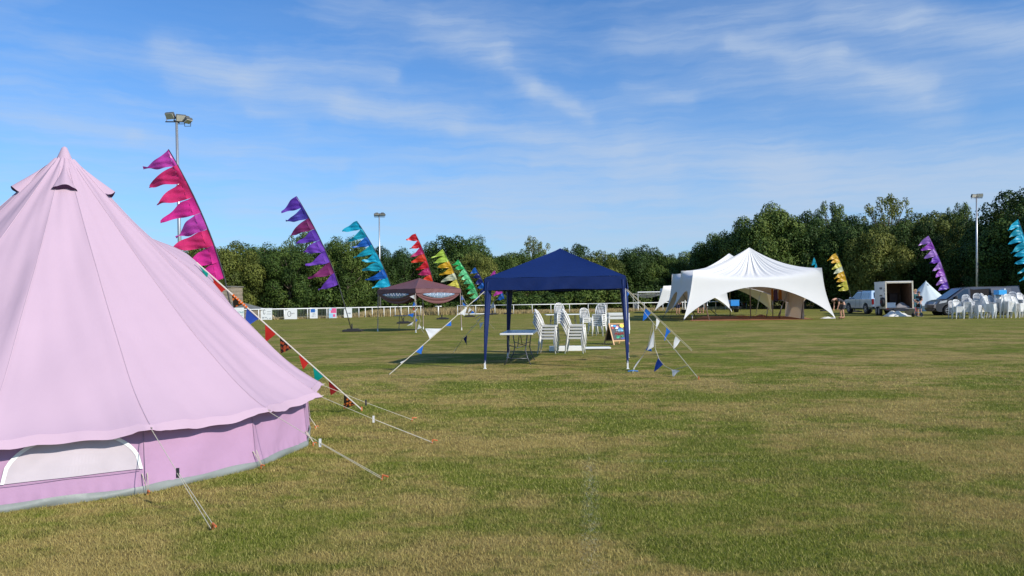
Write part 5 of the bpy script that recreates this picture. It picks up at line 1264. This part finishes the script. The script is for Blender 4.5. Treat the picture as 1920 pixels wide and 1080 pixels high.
# ------------------------------------------------------------------ field of stacked chairs by the van
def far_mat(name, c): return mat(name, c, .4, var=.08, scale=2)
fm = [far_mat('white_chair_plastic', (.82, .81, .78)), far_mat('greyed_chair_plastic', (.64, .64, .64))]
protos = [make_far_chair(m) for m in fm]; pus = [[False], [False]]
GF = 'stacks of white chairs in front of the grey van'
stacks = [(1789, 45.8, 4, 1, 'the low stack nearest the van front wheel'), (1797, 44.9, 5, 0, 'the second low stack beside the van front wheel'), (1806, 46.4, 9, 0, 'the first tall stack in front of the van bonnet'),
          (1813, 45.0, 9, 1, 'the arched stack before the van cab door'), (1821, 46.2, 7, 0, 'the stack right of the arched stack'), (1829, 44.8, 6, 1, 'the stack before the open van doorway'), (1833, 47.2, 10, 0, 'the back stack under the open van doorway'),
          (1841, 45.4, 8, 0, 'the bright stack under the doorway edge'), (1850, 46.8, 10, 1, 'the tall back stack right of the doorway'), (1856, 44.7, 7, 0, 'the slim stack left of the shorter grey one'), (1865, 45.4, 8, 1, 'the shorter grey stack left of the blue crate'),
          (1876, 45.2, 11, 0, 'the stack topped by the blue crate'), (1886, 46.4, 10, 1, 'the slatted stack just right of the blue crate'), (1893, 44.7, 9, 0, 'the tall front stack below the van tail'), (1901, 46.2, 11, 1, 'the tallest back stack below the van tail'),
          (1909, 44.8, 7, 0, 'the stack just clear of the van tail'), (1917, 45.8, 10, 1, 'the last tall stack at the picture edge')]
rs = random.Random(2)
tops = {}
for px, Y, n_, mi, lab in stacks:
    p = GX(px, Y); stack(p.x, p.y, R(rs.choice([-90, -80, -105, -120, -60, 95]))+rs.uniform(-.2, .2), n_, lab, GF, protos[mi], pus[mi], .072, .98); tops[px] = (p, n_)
p, n_ = tops[1876]; q = thing('crate', 'bright blue plastic crate on top of a stack of white chairs', 'crate', (p.x, p.y-.02, (n_-1)*.072+.45), R(10))
q.location.z = P(1878, 552, 45).z-.02
b = MB(); b.box((0, 0, .02), (.55, .40, .03)); 
for x, y, dx, dy in ((.265, 0, .02, .40), (-.265, 0, .02, .40), (0, .19, .51, .02), (0, -.19, .51, .02)): b.box((x, y, .16), (dx, dy, .25))
b.build('body', mat('crate_blue', (.02, .30, .66), .4), q, bevel=.006); b = MB(); b.box((.2, 0, .33), (.10, .3, .08)); b.build('contents', mat('pale_cloth', (.6, .65, .7), .8), q)

# ------------------------------------------------------------------ people
skinm = mat('skin', (.50, .27, .18), .55, var=.08, scale=20)
def skin_mesh(name, verts, edges, radii, m, parent, sub=2):
    me = bpy.data.meshes.new(name); me.from_pydata([tuple(v) for v in verts], edges, []); o = bpy.data.objects.new(name, me); COL.objects.link(o)
    sk = o.modifiers.new('skin', 'SKIN'); sk.use_smooth_shade = True
    if not me.skin_vertices: 
        bm = bmesh.new(); bm.from_mesh(me); bm.verts.layers.skin.verify(); bm.to_mesh(me); bm.free()
    for i, rad in enumerate(radii):
        rd = rad if isinstance(rad, tuple) else (rad, rad); me.skin_vertices[0].data[i].radius = rd; me.skin_vertices[0].data[i].use_root = (i == 0)
    sb = o.modifiers.new('sub', 'SUBSURF'); sb.levels = sb.render_levels = sub
    dg = bpy.context.evaluated_depsgraph_get(); ev = o.evaluated_get(dg); nm = bpy.data.meshes.new_from_object(ev)
    bpy.data.objects.remove(o); o = bpy.data.objects.new(name, nm); nm.materials.clear(); nm.materials.append(m); link(o, parent)
    nm.polygons.foreach_set('use_smooth', [True]*len(nm.polygons)); return o
def person(label, loc, rz, pose, hgt, shirt, shorts, hair, shoes=None, armsout=.0):
    r = thing('person', label, 'person', loc, rz, 'people setting up the field'); k = hgt/1.75
    V = Vector
    if pose == 'bend':
        J = dict(pel=V((0, .18, .90)), wst=V((0, .08, 1.02)), chs=V((0, -.16, 1.16)), nck=V((0, -.36, 1.20)), hd0=V((0, -.44, 1.19)), hd1=V((0, -.52, 1.13)), hd2=V((0, -.58, 1.06)), nose=V((0, -.62, 1.14))); arm = [V((.18, -.26, 1.15)), V((.21, -.30, .88)), V((.17, -.36, .64))]; leg = [V((.10, .18, .86)), V((.12, .04, .48)), V((.12, .12, .09)), V((.13, -.10, .04))]; hdir = V((0, -.1, -1))
    else:
        J = dict(pel=V((0, 0, .94)), wst=V((0, 0, 1.08)), chs=V((0, -.01, 1.28)), nck=V((0, 0, 1.47)), hd0=V((0, -.01, 1.54)), hd1=V((0, -.03, 1.62)), hd2=V((0, -.02, 1.70)), nose=V((0, -.13, 1.60)))
        arm = [V((.19, 0, 1.40)), V((.25, .02, 1.13)), V((.20, -.18-armsout, 1.00))]; leg = [V((.09, 0, .90)), V((.11, -.01, .50)), V((.11, .02, .09)), V((.13, -.17, .04))]; hdir = V((0, -.5, -.8))
    vs = [J['pel'], J['wst'], J['chs'], J['nck'], J['hd0'], J['hd1'], J['hd2'], J['nose']]; ra = [(.15, .11), (.13, .10), (.16, .11), .058, .062, (.085, .10), (.075, .085), .014]; es = [(0, 1), (1, 2), (2, 3), (3, 4), (4, 5), (5, 6), (5, 7)]
    for s in (-1, 1):
        f = lambda q: V((q.x*s, q.y, q.z)); i = len(vs)
        vs += [f(arm[0]), f(arm[1]), f(arm[2])]; ra += [.058, .042, .028]; es += [(2, i), (i, i+1), (i+1, i+2)]
        hd_ = V((hdir.x*s, hdir.y, hdir.z)).normalized(); pm = f(arm[2])+hd_*.06; j = len(vs); vs.append(pm); ra.append((.036, .018)); es.append((i+2, j))
        fwd = V((0, -1, 0)) if abs(hd_.z) > .5 else V((0, 0, -1)); side = hd_.cross(V((1, 0, 0))).normalized()
        for q, (o_, ln) in enumerate(((-.027, .058), (-.009, .07), (.009, .066), (.026, .052))):
            a = pm+side*o_+hd_*.03; k1 = len(vs); vs += [a, a+hd_*ln*.6+V((-.012*s, 0, 0)), a+hd_*ln+V((-.03*s, 0, 0))]; ra += [.0095, .0088, .0075]; es += [(j, k1), (k1, k1+1), (k1+1, k1+2)]
        k1 = len(vs); vs += [pm-hd_*.02+side*.038, pm+hd_*.02+side*.055+V((-.015*s, 0, 0))]; ra += [.011, .009]; es += [(j, k1), (k1, k1+1)]
        i = len(vs); vs += [f(leg[0]), f(leg[1]), f(leg[2]), f(leg[3])]; ra += [.092, .062, .04, .032]; es += [(0, i), (i, i+1), (i+1, i+2), (i+2, i+3)]
    body = skin_mesh('body', vs, es, ra, skinm, r)
    # shirt
    v2 = [J['wst']*.7+J['pel']*.3, J['wst'], J['chs'], J['nck']*.6+J['chs']*.4]; r2 = [(.165, .125), (.16, .125), (.185, .135), .10]; e2 = [(0, 1), (1, 2), (2, 3)]
    for s in (-1, 1):
        i = len(v2); a0 = V((arm[0].x*s, arm[0].y, arm[0].z)); a1 = V((arm[1].x*s, arm[1].y, arm[1].z)); v2 += [a0, a0.lerp(a1, .55)]; r2 += [.078, .066]; e2 += [(2, i), (i, i+1)]
    skin_mesh('shirt', v2, e2, r2, shirt, r)
    v2 = [J['pel']+V((0, 0, .05)), J['pel']]; r2 = [(.168, .13), (.175, .135)]; e2 = [(0, 1)]
    for s in (-1, 1):
        i = len(v2); a0 = V((leg[0].x*s, leg[0].y, leg[0].z)); a1 = V((leg[1].x*s, leg[1].y, leg[1].z)); v2 += [a0, a0.lerp(a1, .5), a0.lerp(a1, .95)]; r2 += [.11, .105, .09]; e2 += [(1, i), (i, i+1), (i+1, i+2)]
    skin_mesh('shorts', v2, e2, r2, shorts, r)
    for s in (-1, 1):
        a = V((leg[2].x*s, leg[2].y+.03, .05)); c = V((leg[3].x*s, leg[3].y, .035)); skin_mesh('shoe', [a, a.lerp(c, .5), c], [(0, 1), (1, 2)], [.05, .05, .04], shoes or mat('dark_shoe', (.04, .035, .03), .7), r, 1)
    up = (J['hd2']-J['hd0']).normalized(); fw = (J['nose']-J['hd1']); fw = (fw-up*fw.dot(up)).normalized(); sd_ = up.cross(fw)
    b = MB()
    c0 = J['hd1']+up*.045-fw*.012
    def hf(u, v):
        a = 2*math.pi*u; ph_ = v*(1.75 - .65*max(0, math.cos(a))); x = math.sin(ph_)*math.sin(a)*.097; y = math.sin(ph_)*math.cos(a)*.112; z = math.cos(ph_)*.105; return c0+sd_*x+fw*y+up*z
    b.grid(hf, 20, 8); b.build('hair', hair, r, smooth=True, solid=.008)
    b = MB()
    for s in (-1, 1): c1 = J['hd1']+fw*.093+sd_*s*.032+up*.012; b.lathe([(0, -.01), (.009, 0), (0, .01)], 8, 'Z', c1)
    b.build('eyes', mat('dark_eye', (.02, .015, .01), .3), r)
    b = MB()
    for s in (-1, 1): c1 = J['hd1']+sd_*s*.09; b.lathe([(0, -.03), (.016, -.01), (.018, .01), (0, .03)], 8, 'Z', c1)
    b.build('ears', skinm, r, smooth=True)
    b = MB(); m1 = J['hd1']+fw*.088-up*.055; b.beam(m1-sd_*.022, m1+sd_*.022, .008, .008); b.build('mouth', mat('lip', (.35, .12, .1), .5), r)
    r.scale = (k,)*3
    return r
blk = mat('black_cotton', (.018, .018, .022), .85, var=.3); char = mat('charcoal_cotton', (.035, .035, .04), .85, var=.3); navyc = mat('navy_cotton', (.015, .02, .05), .85, var=.3); tealc = mat('dark_teal_cotton', (.01, .07, .08), .85, var=.3)
brh = mat('brown_hair', (.06, .035, .02), .7); blond = mat('fair_hair', (.4, .28, .12), .7); dkh = mat('dark_hair', (.02, .015, .012), .6)
person('person in charcoal T-shirt and dark shorts bending forward beside the white marquee', GX(1577, 48.4), R(-75), 'bend', 1.86, char, char, brh, mat('brown_boot', (.2, .08, .03), .8))
person('person in black top and shorts standing with a sack truck beside the open trailer', GX(1724, 50.2), R(-70), 'stand', 1.68, blk, blk, brh, None, .12)
person('person in dark teal clothes half hidden between the trailer and the sack truck', GX(1717, 53.0), R(20), 'stand', 1.85, tealc, tealc, blond)
person('person in dark navy clothes seen behind the left leg of the white marquee', GX(1271, 66), R(10), 'stand', 1.72, navyc, navyc, dkh)
person('left one of two people in dark clothes seen through the marquee arch', GX(1309, 68), R(60), 'stand', 1.72, blk, char, dkh)
person('right one of two people in dark clothes seen through the marquee arch', GX(1316, 68.5), R(-30), 'stand', 1.75, char, blk, brh)
# sack truck
p = GX(1722, 49.4); r = thing('sack_truck', 'sack truck with two black wheels held by the person in black', 'hand truck', p, R(8))
b = MB()
for x in (-.2, .2): b.tube([(x, 0, .1), (x, .05, .8), (x, .22, 1.18)], .018, 6)
for z in (.3, .6, .9): b.tube([(-.2, .02+.03*z, z), (.2, .02+.03*z, z)], .014, 6)
b.tube([(-.2, .22, 1.18), (.2, .22, 1.18)], .018, 6); b.build('frame', mat('blue_frame', (.05, .15, .25), .4), r, smooth=True)
b = MB(); b.box((0, -.12, .05), (.45, .24, .012)); b.build('toe_plate', grey_metal, r)
for s in (-1, 1): b = MB(); b.lathe([(.05, -.04), (.11, -.045), (.145, -.02), (.145, .02), (.11, .045), (.05, .04)], 20, 'X', (s*.30, .1, .145)); b.build('wheel', rubber, r, smooth=True)
p = GX(1713.5, 53.4); q = thing('fuel_can', 'red plastic canister standing at the right side of the trailer', 'canister', (p.x, p.y, 0), 0)
b = MB(); b.box((0, 0, .40), (.28, .2, .8)); b.build('body', mat('red_plastic', (.55, .04, .02), .4), q, bevel=.05); b = MB(); b.tube([(-.08, 0, .8), (-.08, 0, .88), (.08, 0, .88), (.08, 0, .8)], .02, 6); b.build('handle', mat('red_plastic', (.55, .04, .02), .4), q); q.name = 'canister'
p = GX(1590, 60); q = thing('canister', 'orange-red marker cone on the grass behind the bending person', 'cone', GX(1592.5, 70), 0); q.name = 'marker_cone'
b = MB(); b.lathe([(.05, .72), (.2, .05), (.28, .05), (.28, 0)], 16); b.build('cone_body', mat('cone_orange', (.75, .12, .03), .5), q, smooth=True); b = MB(); b.lathe([(.105, .5), (.155, .28)], 16); b.v = [(x*1.03, y*1.03, z) for x, y, z in b.v]; b.build('reflective_band', white_paint, q)

# ------------------------------------------------------------------ trees: kind, column, top row, width (all in photo pixels), depth
TL = [('m1', 205, 462, 120, 76, 'green tree behind the pink bell tent, farthest left of the wood'), ('d1', 290, 456, 120, 78, 'dark green tree rising just above the slope of the pink tent'),
      ('y1', 375, 455, 110, 78, 'olive green tree behind the left floodlight mast'), ('y1', 438, 452, 100, 76, 'yellowing tree right of the hot pink banner'),
      ('d2', 497, 448, 112, 82, 'dark rounded oak left of the violet banner'), ('a1', 563, 440, 84, 92, 'thin-topped tree with bare twigs behind the violet banner'), ('d3', 545, 462, 96, 78, 'dark tree directly behind the violet banner pole'),
      ('m1', 610, 458, 92, 80, 'mid green tree right of the violet banner'), ('m2', 652, 452, 90, 80, 'bushy green tree behind the turquoise banner'), ('d1', 708, 457, 84, 84, 'dark tree behind the middle floodlight mast'),
      ('d2', 757, 458, 88, 86, 'dark tree behind the red banner'), ('d1', 838, 437, 118, 92, 'tall dark dome of an oak above the yellow banner'), ('d3', 880, 446, 80, 92, 'dark right shoulder of the tall domed oak'), ('y1', 893, 470, 84, 86, 'olive tree behind the green banner'),
      ('m1', 945, 474, 90, 92, 'low green tree left of the blue gazebo roof'), ('a2', 1003, 448, 66, 98, 'pale feathery ash just left of the blue gazebo peak'), ('m2', 995, 474, 80, 94, 'green tree below the feathery ash behind the gazebo roof'),
      ('d1', 1078, 453, 88, 96, 'dark tree rising right of the blue gazebo peak'), ('y1', 1122, 470, 90, 92, 'yellow-green tree over the right slope of the blue gazebo'), ('d2', 1172, 460, 84, 98, 'dark tree above the right corner of the blue gazebo'),
      ('d3', 1215, 463, 74, 100, 'dark narrow tree left of the football goal'), ('d1', 1258, 472, 78, 102, 'dark tree behind the football goal'), ('m1', 1215, 492, 90, 98, 'low green tree above the football goal'), ('d2', 1300, 481, 70, 104, 'dark tree at the dip in the tree line, left of the marquee'),
      ('m1', 1345, 437, 90, 96, 'sunlit green tree above the left flank of the marquee'), ('d2', 1395, 412, 104, 92, 'dark tree directly above the marquee peak'), ('m1', 1440, 382, 135, 88, 'tall broad tree right of the marquee peak'),
      ('d1', 1507, 390, 125, 88, 'dark tall tree above the right shoulder of the marquee'), ('a1', 1562, 385, 80, 92, 'tall thin-leaved tree with bare twigs above the yellow banner'), ('d1', 1590, 398, 120, 86, 'broad tree behind the yellow and white banner'),
      ('a2', 1668, 370, 104, 86, 'tallest feathery ash in the middle of the right-hand wood'), ('y1', 1640, 420, 100, 82, 'olive tree above the pickup'), ('d2', 1705, 398, 110, 84, 'dark tree above the box trailer'),
      ('y1', 1760, 395, 108, 84, 'yellow-green tree above the lilac banner'), ('a1', 1800, 388, 60, 84, 'small feathery tree just left of the right floodlight mast'), ('d1', 1826, 404, 110, 80, 'dark tree behind the right floodlight mast'),
      ('y1', 1893, 375, 110, 74, 'tall tree with sunlit top at the right edge of the picture'), ('d2', 1945, 380, 120, 70, 'dark tree cut off by the right edge of the picture'), ('d3', 1865, 430, 90, 72, 'dark tree behind the tail of the grey van')]
for k, px, yt, wp, Y, lab in TL: tree(k, px, yt, wp, Y, lab)
# second row that closes the wood, each only showing in the gaps
sr = random.Random(4)
for px in range(180, 2000, 62):
    yt = np.interp(px, [0, 500, 760, 850, 950, 1250, 1330, 1450, 1700, 2000], [466, 464, 468, 452, 482, 480, 470, 402, 392, 390])+sr.uniform(-4, 10)
    tree(sr.choice(['d1', 'd2', 'm1']), px, yt, 130, 104 if px > 1300 else 112, 'dark tree of the back row, seen only in gaps of the wood', 'trees of the back row')
# bushes and undergrowth closing the foot of the wood
BV = []
for i in range(3):
    r_ = np.random.default_rng(90+i); bl = [(np.array([r_.uniform(-2, 2), r_.uniform(-1, 1), r_.uniform(.3, 1.9)]), r_.uniform(.5, .95), r_.uniform(.1, .8)) for _ in range(20)]
    BV.append(leaves_mesh('foliage', bl, 4500, .2, LM[['dark', 'mid', 'dark'][i]], r_))
sb_ = MB(); [sb_.tube([(x_, 0, -.05), (x_*1.3, .1, 1.2)], [.04, .02], 5) for x_ in (.1,)]; st_ = sb_.build('stem', bark); stm = st_.data; bpy.data.objects.remove(st_)
def bush(px, Y, w_, h, label, i):
    o = thing('bush', label, 'bush', GX(px, Y), sr.uniform(-.3, .3), 'bushes at the foot of the wood')
    c = bpy.data.objects.new('foliage', BV[i]); link(c, o); c = bpy.data.objects.new('stem', stm); link(c, o); o.scale = (w_/5, w_/5, h/2.6)
BL_ = ['the timber hut', 'the feather-mark board', 'the crest board', 'the blue-square board', 'the pink and blue board', 'the violet banner pole', 'the left leg of the brown gazebo', 'the table of the brown gazebo',
 'the T-shaped post', 'the short railing panel', 'the left leg of the blue gazebo', 'the folding trestle table', 'the near left chair stack', 'the near right chair stack', 'the short middle chair stack', 'the chalkboard sign', 'the football goal post',
 'the goal net', 'the left flank of the marquees', 'the front left sail of the marquee', 'the blue cart', 'the marquee centre pole', 'the hanging garments', 'the tan side wall of the marquee', 'the right sail of the marquee', 'the bending person', 'the pickup', 'the trailer',
 'the pale bell tent', 'the van bonnet', 'the van doorway', 'the blue crate', 'the van tail', 'the cyan banner']
for bi_, px in enumerate(range(400, 2000, 48)):
    Y = np.interp(px, [300, 700, 1100, 1400, 1640, 2000], [74, 82, 90, 97, 84, 72])+sr.uniform(-1, 1.5)
    if 1560 < px: Y = np.interp(px, [1560, 1700, 2000], [96, 84, 74])
    bush(px+sr.uniform(-8, 8), Y, sr.uniform(4.5, 6.5), sr.uniform(1.8, 3.2), 'green bush at the wood edge, in line with '+BL_[bi_], sr.randrange(3))
# trees beyond the right edge of the picture that stand in the same wood and shade it
for x, y, h in ((53, 66, 12.5), (58, 60, 13), (49, 72, 12), (63, 53, 13)):
    o = thing('oak_tree', 'dark oak of the wood beyond the right edge of the picture', 'tree', (x, y, 0), sr.uniform(0, 6), 'oaks right of the picture')
    for part, me in (('crown', TV['d1'][0]), ('trunk', TV['d1'][1])): c = bpy.data.objects.new(part, me); link(c, o)
    o.scale = (1.1, 1.1, h/10)
# tall dry grass strip behind the railings
def drygrass():
    n = 60000; px = rng.uniform(300, 1990, n); t = rng.uniform(0, 1, n); x = np.zeros(n); y = np.zeros(n)
    tabx = np.linspace(300, 1990, 120); ly = []; lx = []
    for q in tabx:
        Yr = railY(q, LP) if q < 791 else railY(max(q, 929), CP) if q > 860 else 77.5
        a = GX(q, Yr+.5); ly.append(a.y); lx.append(a.x)
    y = np.interp(px, tabx, ly)+t*(6.5 if False else 6); x = np.interp(px, tabx, lx)*(y/np.interp(px, tabx, ly))
    hs = np.interp(px, [300, 640, 700, 880, 960, 1300, 1990], [.1, .2, .7, .85, .4, .35, .22])*rng.uniform(.5, 1.15, n); a = rng.uniform(0, 6.28, n); w2 = .03
    v = np.zeros((n, 3, 3)); z = np.zeros(n); v[:, 0] = np.stack([x-np.cos(a)*w2, y-np.sin(a)*w2, z], 1); v[:, 1] = np.stack([x+np.cos(a)*w2, y+np.sin(a)*w2, z], 1); v[:, 2] = np.stack([x+rng.normal(0, .1, n), y+rng.normal(0, .1, n), hs], 1)
    me = bpy.data.meshes.new('dry_grass'); me.vertices.add(n*3); me.vertices.foreach_set('co', v.reshape(-1).astype(np.float32)); me.loops.add(n*3); me.loops.foreach_set('vertex_index', np.arange(n*3, dtype=np.int32))
    me.polygons.add(n); me.polygons.foreach_set('loop_start', (np.arange(n)*3).astype(np.int32)); me.update(); me.materials.append(mat('dry_grass', (.44, .34, .16), .8, var=.35, scale=.6, trans=.2))
    o = bpy.data.objects.new('dry_grass', me); COL.objects.link(o); tag(o, 'strip of tall straw-coloured grass behind the railings', 'dry grass', kind='stuff')
drygrass()

scene.view_settings.view_transform = 'Standard'; scene.view_settings.look = 'None'; scene.view_settings.exposure = EXPO; scene.view_settings.gamma = 1
scene.cycles.max_bounces = 6; scene.cycles.transparent_max_bounces = 6
# every unused datablock of the build is left out of the scene; labels of single-mesh things are checked here
for o in list(scene.objects):
    if o.parent is None and 'kind' not in o.keys() and 'label' not in o.keys() and o.type in {'MESH', 'EMPTY'}: print('NO LABEL', o.name)
for o in scene.objects:
    if 'label' in o.keys() and not 4 <= len(o['label'].split()) <= 16: print('LEN', len(o['label'].split()), o['label'])
